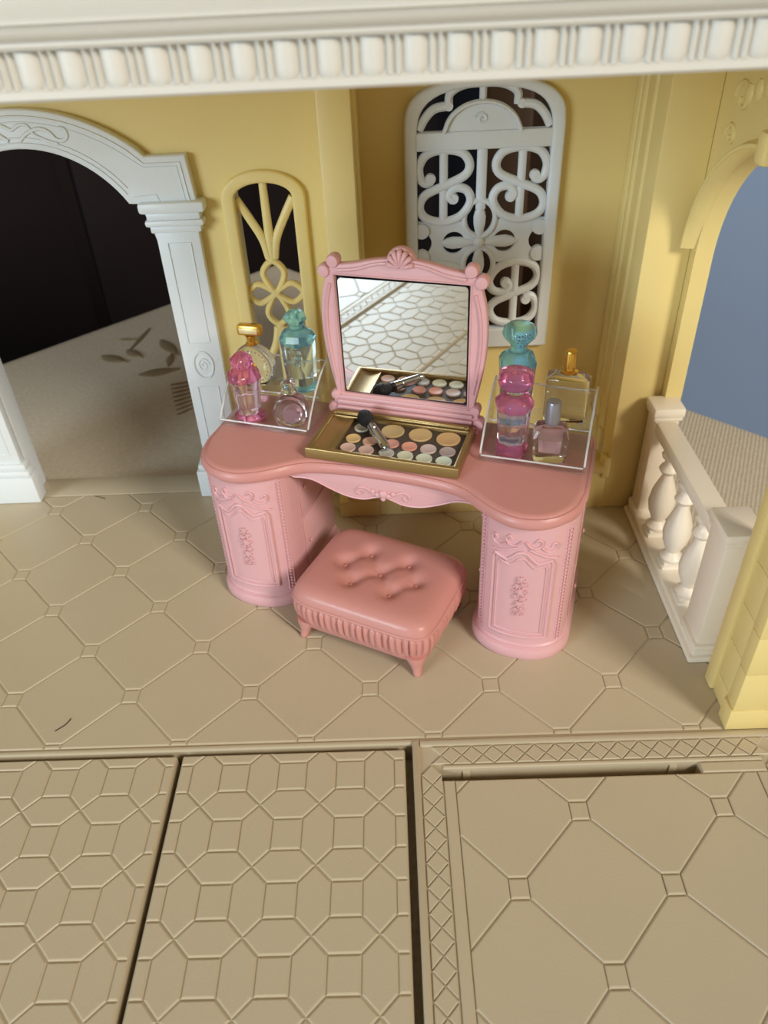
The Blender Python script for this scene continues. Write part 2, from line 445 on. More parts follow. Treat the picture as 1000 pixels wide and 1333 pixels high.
# piers and the window bay between them
MB().box(-0.108, -0.04, 0.715, 0.93, 0.0, 1.16, 0.005).build('pier', 'yellow', WALL)
MB().box(-0.131, -0.026, 0.711, 0.80, 0.0, 0.05, 0.004).build('pier_base', 'yellow', WALL)
MB().box(0.562, 0.662, 0.715, 0.96, 0.0, 1.16, 0.004).build('pier', 'yellow', WALL)
bay = extr([[(-0.05, -0.001), (0.565, -0.001), (0.565, 1.16), (-0.05, 1.16)], [(0.083, 0.42), (0.083, 0.93)] + arc(0.2375, 0.925, 0.1545, 175, 5, 12, 0.055) + [(0.392, 0.93), (0.392, 0.42)]], 0.04, 0.0)
bay.map(XZ(0.96)); bay.build('bay_back', 'yellow', WALL)
sill = MB()
sill.box(-0.045, 0.565, 0.716, 0.925, 0.0, 0.118, 0.003)
sill.build('bay_sill', 'yellow', WALL)
MB().box(-0.03, 0.5625, 0.708, 0.74, 0.112, 0.135, 0.005).build('bay_sill_ledge', 'yellow', WALL)
for k in range(5):
    x = 0.03+k*0.12
    MB().sweep([(x, 0.7165, 0.015), (x, 0.7165, 0.11)], (0, -1, 0), 0.012, 0.005).build('bay_sill_rib', 'yellow', WALL)
for yy, ww in ((0.905, 0.03), (0.862, 0.022), (0.795, 0.016)):     # mouldings on the bay returns
    MB().sweep([(0.5625, yy, 0.20), (0.5625, yy, 1.15)], (-1, 0, 0), ww, 0.007, n=7).build('bay_moulding', 'yellow', WALL)
    MB().box(0.550, 0.5635, yy-ww*0.7, yy+ww*0.7, 0.135, 0.20, 0.003).build('moulding_foot', 'yellow', WALL)
    MB().sweep([(-0.0405, yy, 0.16), (-0.0405, yy, 1.15)], (1, 0, 0), ww, 0.007, n=7).build('bay_moulding', 'yellow', WALL)
MB().box(0.548, 0.568, 0.709, 0.745, 0.100, 0.158, 0.004).build('pier_bracket', 'yellow', WALL)

# ---- ceiling and cornice
MB().box(-1.32, 0.735, 0.0, 0.97, 1.135, 1.22).build('ceiling', 'yellow', label='ceiling slab of the toy house above the room', category='ceiling', kind='structure')
prof = [(0.0, 1.127), (-0.020, 1.127), (-0.0235, 1.130), (-0.0235, 1.1365), (-0.017, 1.139), (-0.017, 1.1725), (-0.027, 1.1735), (-0.030, 1.177), (-0.030, 1.181), (-0.035, 1.1835),
        (-0.040, 1.188), (-0.0425, 1.195), (-0.047, 1.197), (-0.047, 1.202), (-0.052, 1.208), (-0.052, 1.235), (0.0, 1.235)]
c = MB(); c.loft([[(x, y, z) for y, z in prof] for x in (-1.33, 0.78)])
CORN = c.build('trim_1', 'cornice_white', smooth=40, label='white cornice with egg moulding along the top front edge', category='cornice', kind='structure')
egg = MB()
lo = []
for k in range(5):
    t = (PI/2)*k/4; w_ = math.cos(t); h_ = math.sin(t)
    l = []
    for i in range(9): # rounded foot
        a = PI+PI*i/8; l.append((0.0118*w_*math.cos(a), -0.0065*h_, -0.007+0.012*w_*math.sin(a)))
    l += [(0.0118*w_, -0.0065*h_, 0.0185), (-0.0118*w_, -0.0065*h_, 0.0185)]
    lo.append(l)
egg.loft(lo, False, False); egg_me = egg.mesh('egg', 60); egg_me.materials.append(M['cornice_white'])
bar = MB().sweep([(0, 0, -0.0175), (0, 0, 0.0175)], (0, -1, 0), 0.0058, 0.005); bar_me = bar.mesh('dart', 60); bar_me.materials.append(M['cornice_white'])
for k in range(-30, 19):
    x = 0.0118+k*0.0434
    if x < -1.32 or x > 0.77: continue
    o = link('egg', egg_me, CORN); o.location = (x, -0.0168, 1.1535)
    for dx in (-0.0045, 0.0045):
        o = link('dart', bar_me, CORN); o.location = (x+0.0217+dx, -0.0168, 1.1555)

# ---- right side wall with arch over the balustrade
CY, CZ, RR = 0.425, 0.67, 0.262
sl = [(0.005, -0.001), (CY-RR, -0.001), (CY-RR, CZ)] + arc(CY, CZ, RR, 176, 4, 26) + [(CY+RR, CZ), (CY+RR+0.002, -0.001), (0.73, -0.001), (0.73, 1.16), (0.005, 1.16)]
sw = extr([sl], 0.038, 0.0); sw.map(YZ(0.700))
WR = sw.build('wall_right', 'yellow', label='yellow side wall with arch opening above the balustrade', category='wall', kind='structure')
ring = MB()
pts = arc(CY, CZ, RR+0.011, 5, 175, 36); pts = [(0.6625, y, z) for y, z in pts]
ring.sweep(pts, (-1, 0, 0), [0.024*min(1, 0.55+0.15*min(i, 36-i)) for i in range(37)], 0.030, n=6); ring.build('archivolt', 'yellow', WR)
ring = MB(); pts = [(0.6345, y, z) for y, z in arc(CY, CZ, RR+0.012, 5, 175, 36)]
ring.sweep(pts, (-1, 0, 0), 0.009, 0.004); ring.build('archivolt_bead', 'yellow', WR)
MB().box(0.624, 0.664, CY-0.018, CY+0.018, 0.920, 0.972, 0.008).build('keystone', 'yellow', WR)
for sgn in (1, -1):   # relief scrolls in the spandrels
    for q, sc in ((0, 1.0), (1, 0.7)):
        sp = [(0.6625, CY+sgn*(0.19+0.02*q+0.035*sc*math.cos(t*0.9)*(1-t/9)), 0.985-0.065*q+0.032*sc*math.sin(t*0.9)*(1-t/9)) for t in [0.6*i for i in range(13)]]
        MB().sweep(sp, (-1, 0, 0), [0.012*(1-0.05*i) for i in range(13)], 0.006).build('relief_scroll', 'yellow', WR)
    for q in range(3):
        MB().ball((0.662, CY+sgn*(0.10+0.035*q), 1.02-0.012*q), 0.014, sx=0.5, sz=1.3).build('relief_leaf', 'yellow', WR)
# jamb strip beside the far pier
MB().box(0.6655, 0.700, 0.704, 0.722, 0.0, 0.72, 0.003).build('jamb', 'yellow', WR)
# near post: stepped shaft with block courses
MB().box(0.639, 0.70, 0.100, 0.134, 0.0, 1.14, 0.006).build('post_strip', 'yellow', WR)
MB().box(0.650, 0.715, 0.030, 0.104, 0.0, 1.14, 0.002).build('post_core', 'yellow', WR)
zz = 0.0; hs = [0.055, 0.10, 0.095, 0.10, 0.095, 0.10, 0.095, 0.10, 0.095, 0.10, 0.095, 0.10]
for k, h in enumerate(hs):
    e = 0.004 if k == 0 else 0
    MB().box(0.6395-e, 0.718+e, 0.0045-e*0.5, 0.036+e, zz+0.0006, zz+h-0.0006, 0.0015).build('block', 'yellow', WR)
    MB().box(0.6465, 0.652, 0.038, 0.098, zz+0.0006, zz+h-0.0006, 0.0012).build('block', 'yellow', WR)
    zz += h

# ---- white arch surround on the left
SUR = empty('trim_2', (AX, 0.87, 0), label='white plastic arch surround with scroll relief and panelled pilasters', category='arch', kind='structure')
def P2(mb): return mb.map(lambda x, y, z: (x-AX, y-0.87, z))
lin = [(AX-0.2605, 0.001), (AX-0.2605, 0.70)] + arc(AX, 0.668, 0.2625, 172, 8, 24) + [(AX+0.2605, 0.70), (AX+0.2605, 0.001), (AX+0.2505, 0.001), (AX+0.2505, 0.66)] + arc(AX, 0.668, 0.245, 8, 172, 24) + [(AX-0.2505, 0.66), (AX-0.2505, 0.001)]
li = extr([lin], 0.064, 0.002); li.map(XZ(0.938)); P2(li).build('arch_lining', 'white', SUR)
inn = arc(AX, 0.668, 0.240, 30, 150, 28)
outl = [(AX+0.218, 0.787), (AX+0.357, 0.787), (AX+0.349, 0.884), (AX+0.261, 0.884)] + arc(AX, 0.585, 0.40, 49.3, 130.7, 28)[1:-1] + [(AX-0.261, 0.884), (AX-0.349, 0.884), (AX-0.357, 0.787), (AX-0.218, 0.787)]
ar = extr([outl + inn[::-1]], 0.028, 0.004); ar.map(XZ(0.873)); P2(ar).build('arch_band', 'white', SUR)
def line(pts, wd=0.004, ht=0.0028, y=0.8452, nm='moulding_line', closed=False):
    P2(MB().sweep([(x, y, z) for x, z in pts], (0, -1, 0), wd, ht, n=4, closed=closed)).build(nm, 'white', SUR)
line(arc(AX, 0.668, 0.252, 34, 146, 28))
line(arc(AX, 0.668, 0.262, 36, 144, 28), 0.003)
for sgn in (1, -1):
    line([(AX+sgn*x, z) for x, z in ([(0.0, 0.971)] + [(math.cos(R(90-a))*0.386, 0.585+math.sin(R(90-a))*0.386) for a in range(4, 40, 4)] + [(0.258, 0.869), (0.335, 0.869), (0.342, 0.79)])], 0.005, 0.003)
    line([(AX+sgn*x, z) for x, z in ([(0.0, 0.960)] + [(math.cos(R(90-a))*0.375, 0.585+math.sin(R(90-a))*0.375) for a in range(4, 40, 4)] + [(0.256, 0.862), (0.327, 0.862), (0.333, 0.79)])], 0.003, 0.002)
    line([(AX+sgn*x, z) for x, z in [(0.222, 0.803), (0.272, 0.806), (0.277, 0.79)]], 0.003, 0.002)
    # acanthus scroll of the crown
    s1 = [(0.012, 0.925), (0.03, 0.938), (0.055, 0.946), (0.075, 0.940), (0.088, 0.925), (0.102, 0.922), (0.112, 0.930), (0.110, 0.943), (0.100, 0.946)]
    line([(AX+sgn*x, z) for x, _, z in crom([(a, 0, b) for a, b in s1], 5)], 0.009, 0.004, nm='scroll_relief')
    s2 = [(0.0, 0.945), (0.02, 0.955), (0.035, 0.952), (0.045, 0.935), (0.07, 0.922), (0.09, 0.915)]
    line([(AX+sgn*x, z) for x, _, z in crom([(a, 0, b) for a, b in s2], 5)], 0.008, 0.0035, nm='scroll_relief')
    # pilaster
    xc = AX+sgn*0.3005
    P2(MB().box(xc-0.049, xc+0.049, 0.846, 0.872, 0.10, 0.75, 0.003)).build('pilaster', 'white', SUR)
    for z0, z1, hw, yy, b in ((0.768, 0.792, 0.073, 0.828, 0.007), (0.752, 0.769, 0.060, 0.837, 0.004), (0.738, 0.753, 0.066, 0.834, 0.006), (0.724, 0.739, 0.057, 0.840, 0.003)):
        P2(MB().box(xc-hw, xc+hw, yy, 0.874, z0, z1, b)).build('capital_step', 'white', SUR)
    for z0, z1, hw, yy, b in ((0.001, 0.085, 0.074, 0.826, 0.004), (0.084, 0.104, 0.069, 0.830, 0.008), (0.103, 0.122, 0.061, 0.836, 0.006)):
        P2(MB().box(xc-hw, xc+hw, yy, 0.874, z0, z1, b)).build('plinth_step', 'white', SUR)
    for z0, z1 in ((0.455, 0.70), (0.15, 0.335)):
        line([(xc-0.026, z0), (xc+0.026, z0), (xc+0.026, z1), (xc-0.026, z1)], 0.004, 0.0025, 0.8462, 'panel_line', True)
    line([(xc+0.024*math.cos(t), 0.395+0.036*math.sin(t)) for t in [2*PI*i/28 for i in range(28)]], 0.006, 0.004, 0.8462, 'medallion', True)
    line([(xc+(0.015-0.0006*i)*math.cos(i*0.5), 0.395+(0.020-0.0008*i)*math.sin(i*0.5)) for i in range(22)], 0.0035, 0.003, 0.8462, 'medallion_spiral')

# ---- narrow yellow tracery window
WIN1 = empty('window_1', (WCX, 0.87, 0.29), label='narrow arched yellow tracery window beside the white arch', category='window', kind='structure')
def P3(mb): return mb.map(lambda x, y, z: (x-WCX, y-0.87, z-0.29))
fr = extr([win_loop(WCX, 0.094, 0.27, 0.785, 0.843), win_loop(WCX, 0.064, 0.30, 0.785, 0.8165)[::-1]], 0.030, 0.006); fr.map(XZ(0.886))
P3(fr).build('frame', 'yellow', WIN1)
def tr(pts, wd=0.016, nm='tracery_bar', closed=False, wl=None):
    P3(MB().sweep([(x, 0.880, z) for x, z in pts], (0, -1, 0), wl or wd, 0.009, n=6, full=True, closed=closed)).build(nm, 'yellow', WIN1)
def c2(pts, n=6, closed=False): return [(x, z) for x, _, z in crom([(a, 0, b) for a, b in pts], n, closed)]
for mir in (1, -1):          # the lower half mirrors the upper one
    f = lambda x, z: (WCX+x, 0.56+mir*z)
    top_z = 0.258 if mir == 1 else 0.262
    tr([f(0, top_z), f(0, 0.14), f(0, 0.075)], wl=[0.018, 0.021, 0.024])
    for sg in (1, -1):
        tr(c2([f(sg*0.064, 0.220), f(sg*0.040, 0.178), f(sg*0.016, 0.130), f(sg*0.006, 0.085)]), wl=None, wd=0.020)
    tr(c2([f(0, 0.078), f(-0.025, 0.052), f(-0.012, 0.015), f(0, 0.0), f(0.012, 0.015), f(0.025, 0.052)], 6, True), 0.016, 'tracery_petal', True)
for sg in (1, -1):
    f = lambda x, z: (WCX+sg*x, 0.56+z)
    tr(c2([f(0.066, 0.0), f(0.042, 0.023), f(0.012, 0.010), f(0.0, 0.0), f(0.012, -0.010), f(0.042, -0.023)], 6, True), 0.016, 'tracery_petal', True)

# ---- white lattice window of the bay
W2X = 0.2375
WIN2 = empty('window_2', (W2X, 0.92, 0.385), label='tall white scrollwork lattice window behind the mirror', category='window', kind='structure')
def P4(mb): return mb.map(lambda x, y, z: (x-W2X, y-0.92, z-0.385))
def topped(h, z0, zs, zt):
    return [(W2X-h, z0), (W2X-h, zs)] + [(W2X+h*math.copysign(abs(math.cos(R(a)))**0.72, math.cos(R(a))), zs+(zt-zs)*abs(math.sin(R(a)))**0.72) for a in range(172, 4, -8)] + [(W2X+h, zs), (W2X+h, z0)]
fr = extr([topped(0.1745, 0.387, 0.90, 0.994), topped(0.1465, 0.437, 0.885, 0.977)[::-1]], 0.034, 0.007); fr.map(XZ(0.928))
P4(fr).build('frame', 'white', WIN2)
P4(MB().box(W2X-0.15, W2X+0.15, 0.897, 0.922, 0.856, 0.894, 0.005)).build('crossbar', 'white', WIN2)
hd = extr([arc(0.2325, 0.890, 0.083, 0, 180, 24, 0.061)], 0.022, 0.004); hd.map(XZ(0.924)); P4(hd).build('fan_disc', 'white', WIN2)
def wt(pts, wd=0.017, nm='scroll', closed=False, h=0.010, y=0.909):
    P4(MB().sweep([(x, y, z) for x, z in pts], (0, -1, 0), wd, h, n=6, full=True, closed=closed)).build(nm, 'white', WIN2)
mx = lambda pts, s: [(W2X+s*(x-W2X), z) for x, z in pts]
wt(c2([(0.160, 0.942), (0.163, 0.966), (0.190, 0.981), (0.2325, 0.984), (0.275, 0.981), (0.304, 0.966), (0.307, 0.942)]), 0.018, 'fan_arc')
wt([(0.2325, 0.945), (0.2325, 0.985)], 0.016, 'fan_mullion')
fanb = c2([(0.150, 0.892), (0.165, 0.922), (0.195, 0.943), (0.2325, 0.950), (0.270, 0.943), (0.300, 0.922), (0.317, 0.892)])
wt(fanb, 0.010, 'fan_rim', y=0.902)
P4(MB().sweep([(0.215+0.0012*i*math.cos(i*0.7)+0.015, 0.9015, 0.917+0.0010*i*math.sin(i*0.7)) for i in range(14)], (0, -1, 0), 0.005, 0.003)).build('fan_relief', 'white', WIN2)
SL = [(0.124, 0.793), (0.110, 0.788), (0.098, 0.800), (0.096, 0.824), (0.113, 0.848), (0.148, 0.857), (0.190, 0.850), (0.208, 0.826), (0.198, 0.802), (0.154, 0.782), (0.110, 0.763), (0.096, 0.736), (0.110, 0.712), (0.149, 0.702), (0.190, 0.714), (0.212, 0.745), (0.203, 0.770), (0.178, 0.776), (0.163, 0.760), (0.173, 0.748)]
for s in (1, -1):
    wt(mx(c2([(0.096, 0.898), (0.110, 0.921), (0.130, 0.938), (0.160, 0.943)]), s), 0.019, 'fan_arc')
    wt(mx(c2(SL, 5), s), 0.020, 'scroll')
    low = [(x, 1.305-z) for x, z in SL]
    wt(mx(c2(low, 5), s), 0.020, 'scroll')
    for z0, z1 in ((0.703, 0.858), (0.445, 0.602)):
        wt(mx([(0.1505, z0), (0.1505, z1)], s), 0.019, 'bar', h=0.008)
    for bx, bz in ((0.121, 0.797), (0.173, 0.753)):
        for zf in (bz, 1.305-bz):
            P4(MB().lathe([(0.0005, -0.009), (0.011, -0.008), (0.0125, 0), (0.011, 0.008), (0.0005, 0.009)], (W2X+s*(bx-W2X), 0.909, zf), 14, axis='Y')).build('scroll_knob', 'white', WIN2)
    P4(MB().lathe([(0.0005, -0.010), (0.009, -0.009), (0.010, 0), (0.009, 0.009), (0.0005, 0.010)], (W2X+s*(0.160-W2X), 0.909, 0.9425), 14, axis='Y')).build('fan_knob', 'white', WIN2)
    for zf in (0.683, 0.622):
        P4(MB().lathe([(0.0005, -0.009), (0.017, -0.008), (0.019, 0), (0.017, 0.008), (0.0005, 0.009)], (W2X+s*0.137, 0.909, zf), 16, axis='Y')).build('scroll_knob', 'white', WIN2)
wt([(W2X-0.002, 0.728), (W2X-0.002, 0.860)], 0.023, 'bar', h=0.008)
wt([(W2X, 0.440), (W2X, 0.577)], 0.023, 'bar', h=0.008)
ell = lambda cx, cz, rx, rz, n=20: [(cx+rx*math.cos(2*PI*i/n), cz+rz*math.sin(2*PI*i/n)) for i in range(n)]
FX, FZ = 0.2345, 0.6525
top_n = [(FX+0.030*math.cos(R(a)), FZ+0.054+0.036*math.sin(R(a))) for a in range(-4, -177, -14)]
bot_n = [(FX+0.030*math.cos(R(a)), FZ-0.054+0.036*math.sin(R(a))) for a in range(176, 3, -14)]
moon = [(-0.1495+0.036*math.sin(t), 0.6525+0.031*math.cos(t)) for t in [PI*i/12 for i in range(13)]]
pl_o = [(0.088, 0.602)] + bot_n + [(0.387, 0.602)] + [(W2X-x, z) for x, z in moon[::-1]] + [(0.387, 0.703)] + top_n + [(0.088, 0.703)] + [(W2X+x, z) for x, z in moon]
loops = [pl_o, ell(FX-0.059, FZ, 0.026, 0.026)[::-1], ell(FX+0.059, FZ, 0.026, 0.026)[::-1]]
pl = extr(loops, 0.011, 0.0012); pl.map(XZ(0.9185)); P4(pl).build('lattice_plate', 'white', WIN2)
for cz in (FZ+0.054, FZ-0.054): wt(ell(FX, cz, 0.036, 0.041, 24), 0.013, 'flower_ring', True, h=0.008)
for a, ln in ((90, 0.082), (270, 0.082), (0, 0.088), (180, 0.088)):
    ca, sa = math.cos(R(a)), math.sin(R(a))
    pts = [(FX+ca*ln*t, FZ+sa*ln*t) for t in (0.0, 0.12, 0.3, 0.5, 0.7, 0.86, 0.96, 1.0)]
    wds = [0.004, 0.012, 0.020, 0.027, 0.029, 0.023, 0.012, 0.003]
    P4(MB().sweep([(x, 0.910, z) for x, z in pts], (0, -1, 0), wds, 0.009, n=6, full=True)).build('petal', 'white', WIN2)
P4(MB().ball((FX, 0.905, FZ), 0.014, sy=0.8)).build('flower_centre', 'white', WIN2)

# ================================================================== THE ROOM OUTSIDE
A1 = Vector((1, 1, 0)).normalized(); B1 = Vector((1, -1, 0)).normalized(); PC = Vector((-0.53, 2.93, 0))
g = MB(); n = 120; S_ = 7.0; D_ = 2.92
def cloth_pt(s, t):
    # s, t from -D_ (hem) over 0 (edge) to S_
    rr = 0.12
    def ax(q):
        if q >= rr: return q, 0.0
        if q <= -rr*0.6: return 0.0, q+rr*0.6-rr
        a = (rr-q)/(rr*1.6)*PI/2
        return rr-rr*math.sin(a), -(rr-rr*math.cos(a))
    a, za = ax(s); b, zb = ax(t)
    p = PC - A1*a + B1*b
    z = -0.0555 + min(za, zb)
    k = noise.noise(Vector((p.x*2.2, p.y*2.2, 0)))*0.004
    hang = 0.06*math.sin((t if za < zb else s)*7)*min(1, max(0, -min(za, zb)-0.1))
    if za < zb: p = p + A1*hang
    elif zb < za: p = p - B1*hang
    return (p.x, p.y, z+k)
axis = [-D_+D_*i/20 for i in range(20)]+[0.02*i for i in range(10)]+[0.2+(S_-0.2)*i/70 for i in range(71)]
N = len(axis)
g.add([cloth_pt(a, b) for a in axis for b in axis], [(i*N+j, i*N+j+1, (i+1)*N+j+1, (i+1)*N+j) for i in range(N-1) for j in range(N-1)])
BED = g.build('bedspread', 'cloth', label='beige knitted bedspread spread under and behind the toy house', category='bedspread')
def leaf(px, py, ang, ln, wd):
    mb = MB(); pts = []
    for i in range(9):
        t = i/8; pts.append((px+math.cos(ang)*ln*(t-0.5), py+math.sin(ang)*ln*(t-0.5), -0.0535))
    mb.sweep(pts, (0, 0, 1), [max(0.004, wd*math.sin(PI*(i/8)**0.8)) for i in range(9)], 0.004, n=4, base=0.004)
    mb.build('embroidered_leaf', 'embroid', BED)
def leaf2(a, b, wd):
    leaf((a[0]+b[0])/2, (a[1]+b[1])/2, math.atan2(b[1]-a[1], b[0]-a[0]), math.dist(a, b), wd)
for a, b, wd in (((-0.985, 2.11), (-1.020, 1.89), 0.022), ((-1.09, 2.008), (-1.0, 1.998), 0.020), ((-1.03, 1.91), (-0.95, 1.835), 0.045), ((-1.12, 1.865), (-1.0, 1.80), 0.055),
                 ((-0.915, 1.99), (-0.81, 1.845), 0.05), ((-0.93, 1.69), (-0.78, 1.73), 0.06), ((-0.84, 1.86), (-0.83, 1.75), 0.03)):
    leaf2(a, b, wd)
for k in range(8): leaf2((-0.790+0.010*k, 1.600-0.031*k), (-0.715+0.006*k, 1.622-0.028*k), 0.016)
MB().box(-9, 9, -12, 9, -3.05, -2.99).build('floor.001', 'roomfloor', label='dark floorboards of the room around the bed', category='floor', kind='structure')
q = MB().box(-2.1, 6, 0, 0.1, -2.99, 5.0)
q.map(lambda u, v, z: tuple(Vector((3.0, 5.2, 0)) + Vector((0.966, -0.259, 0))*u + Vector((0.259, 0.966, 0))*v + Vector((0, 0, z))))
q.build('wall_far', 'bluewall', label='blue grey room wall seen through the right arch', category='wall', kind='structure')
def cabinet(loc, ang, wid, dep, hgt, m, label, doors):
    e = empty('cabinet', loc, ang, label=label, category='cabinet')
    MB().box(0, wid, 0, dep, 0, hgt, 0.02).build('body', m, e)
    MB().box(-0.04, wid+0.04, -0.05, dep, hgt-0.08, hgt, 0.02).build('top', m, e)
    for k in range(doors):
        a = wid*k/doors
        d = MB().box(a+0.04, a+wid/doors-0.04, -0.035, 0.001, 0.12, hgt-0.14, 0.015).build('door', m, e)
        MB().ball((a+(wid/doors-0.15 if k % 2 == 0 else 0.15), -0.06, hgt*0.30), 0.045).build('knob', 'ebony', d)
    return e
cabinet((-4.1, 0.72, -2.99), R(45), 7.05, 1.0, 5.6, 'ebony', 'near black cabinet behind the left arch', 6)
cabinet((0.69, 4.75, -2.99), R(-45), 0.9, 0.5, 4.4, 'brownwood', 'brown wooden cupboard glimpsed through the white lattice window', 2)

# ================================================================== BALUSTRADE
BAL = empty('balustrade', (0.66, 0.45, 0.0), label='cream balustrade with vase shaped balusters under the right arch', category='balustrade')
def P5(mb): return mb.map(lambda x, y, z: (x-0.66, y-0.45, z))
P5(MB().box(0.618, 0.700, 0.170, 0.702, 0.0005, 0.016, 0.004)).build('base', 'cream', BAL)
P5(MB().box(0.625, 0.697, 0.176, 0.699, 0.015, 0.031, 0.005)).build('base_step', 'cream', BAL)
def newel(y0, y1, x0, x1):
    nw = P5(MB().box(x0, x1, y0, y1, 0.030, 0.312, 0.004)).build('newel', 'cream', BAL)
    P5(MB().box(x0-0.010, x1+0.008, y0-0.010, y1+0.004, 0.318, 0.343, 0.007)).build('newel_cap', 'cream', nw)
    P5(MB().box(x0-0.006, x1+0.005, y0-0.006, y1+0.002, 0.308, 0.320, 0.004)).build('newel_neck', 'cream', nw)
    P5(MB().box(x0-0.008, x1+0.004, y0-0.008, y1+0.003, 0.030, 0.046, 0.005)).build('newel_foot', 'cream', nw)
newel(0.640, 0.697, 0.632, 0.688)
newel(0.182, 0.262, 0.632, 0.692)
P5(MB().box(0.634, 0.682, 0.262, 0.640, 0.272, 0.306, 0.006)).build('rail', 'cream', BAL)
bp = [(0.010, 0.031), (0.021, 0.046), (0.023, 0.056), (0.017, 0.064), (0.013, 0.072), (0.017, 0.082), (0.024, 0.102), (0.0275, 0.126), (0.025, 0.152), (0.018, 0.178), (0.012, 0.196), (0.0105, 0.206), (0.016, 0.212), (0.020, 0.220), (0.016, 0.229), (0.0115, 0.235), (0.0115, 0.246), (0.018, 0.252), (0.020, 0.260), (0.016, 0.266), (0.014, 0.2725)]
for y in (0.570, 0.452, 0.334):
    b = P5(MB().lathe([(r*1.16, z) for r, z in bp], (0.659, y, 0), 20)).build('baluster', 'cream', BAL, 50)
    P5(MB().box(0.633, 0.685, y-0.026, y+0.026, 0.0305, 0.040, 0.003)).build('baluster_plinth', 'cream', b)
    P5(MB().box(0.637, 0.681, y-0.022, y+0.022, 0.0395, 0.048, 0.003)).build('baluster_plinth', 'cream', b)

# ================================================================== VANITY TABLE
VAN = empty('vanity_table', (-0.0307, 0.2939, 0.0), R(-18), label='pink plastic vanity table with two bow fronted pedestals and framed mirror', category='vanity table')
half = [(0.0, 0.0645), (0.07, 0.063), (0.14, 0.054), (0.178, 0.038), (0.212, 0.012), (0.250, -0.011), (0.290, -0.022), (0.332, -0.016), (0.367, 0.006), (0.392, 0.042), (0.404, 0.092)]
hc = [(x, y) for x, y, _ in crom([(a, b, 0) for a, b in half], 5)]
outline = hc + [(0.404, 0.20), (0.402, 0.285), (0.396, 0.300), (0.382, 0.305)]
outline = [(-x, y) for x, y in outline[::-1]][:-1] + outline      # counter-clockwise from back left
def off(poly, d):
    n = len(poly); out = []
    for i in range(n):
        a, b, c = Vector(poly[i-1]), Vector(poly[i]), Vector(poly[(i+1) % n])
        t = ((b-a).normalized()+(c-b).normalized()).normalized()
        out.append((b.x+t.y*d, b.y-t.x*d))
    return out
def lz(poly, z): return [(x, y, z) for x, y in poly]
tt = MB().loft([lz(off(outline, -0.020), 0.358), lz(off(outline, -0.010), 0.362), lz(off(outline, -0.008), 0.368), lz(off(outline, -0.001), 0.372), lz(off(outline, 0.001), 0.379), lz(off(outline, -0.001), 0.386),
                lz(off(outline, -0.005), 0.3905), lz(off(outline, -0.0085), 0.3905), lz(off(outline, -0.0105), 0.3925), lz(off(outline, -0.014), 0.3945), lz(off(outline, -0.020), 0.395)])
tt.build('tabletop', 'pink_shaded', VAN, 40)

# pedestals: bowed front outline in local coordinates around the pedestal axis
ph = [(0.0, 0.0), (0.03, 0.003), (0.058, 0.013), (0.080, 0.030), (0.094, 0.052), (0.099, 0.078)]
pc = [(x, y) for x, y, _ in crom([(a, b, 0) for a, b in ph], 6)]
pout = pc + [(0.099, 0.18), (0.098, 0.284), (0.092, 0.290)]
pout = [(-x, y) for x, y in pout[::-1]][:-1] + pout
front = [(-x, y) for x, y in pc[::-1]][:-1] + pc
def front_map(cx):
    L = [0.0]
    for i in range(1, len(front)): L.append(L[-1]+math.dist(front[i-1], front[i]))
    mid = L[-1]/2
    def f(u, z, lift=0.0):
        q = u+mid; i = 0
        while i < len(L)-2 and L[i+1] < q: i += 1
        t = (q-L[i])/(L[i+1]-L[i])
        x = front[i][0]+(front[i+1][0]-front[i][0])*t; y = front[i][1]+(front[i+1][1]-front[i][1])*t
        # smooth normal
        j0, j1 = max(0, i-2), min(len(front)-1, i+3)
        tx, ty = front[j1][0]-front[j0][0], front[j1][1]-front[j0][1]; l = math.hypot(tx, ty)
        nx, ny = ty/l, -tx/l
        return (cx+x+nx*lift, y+ny*lift, z), (nx, ny, 0)
    return f
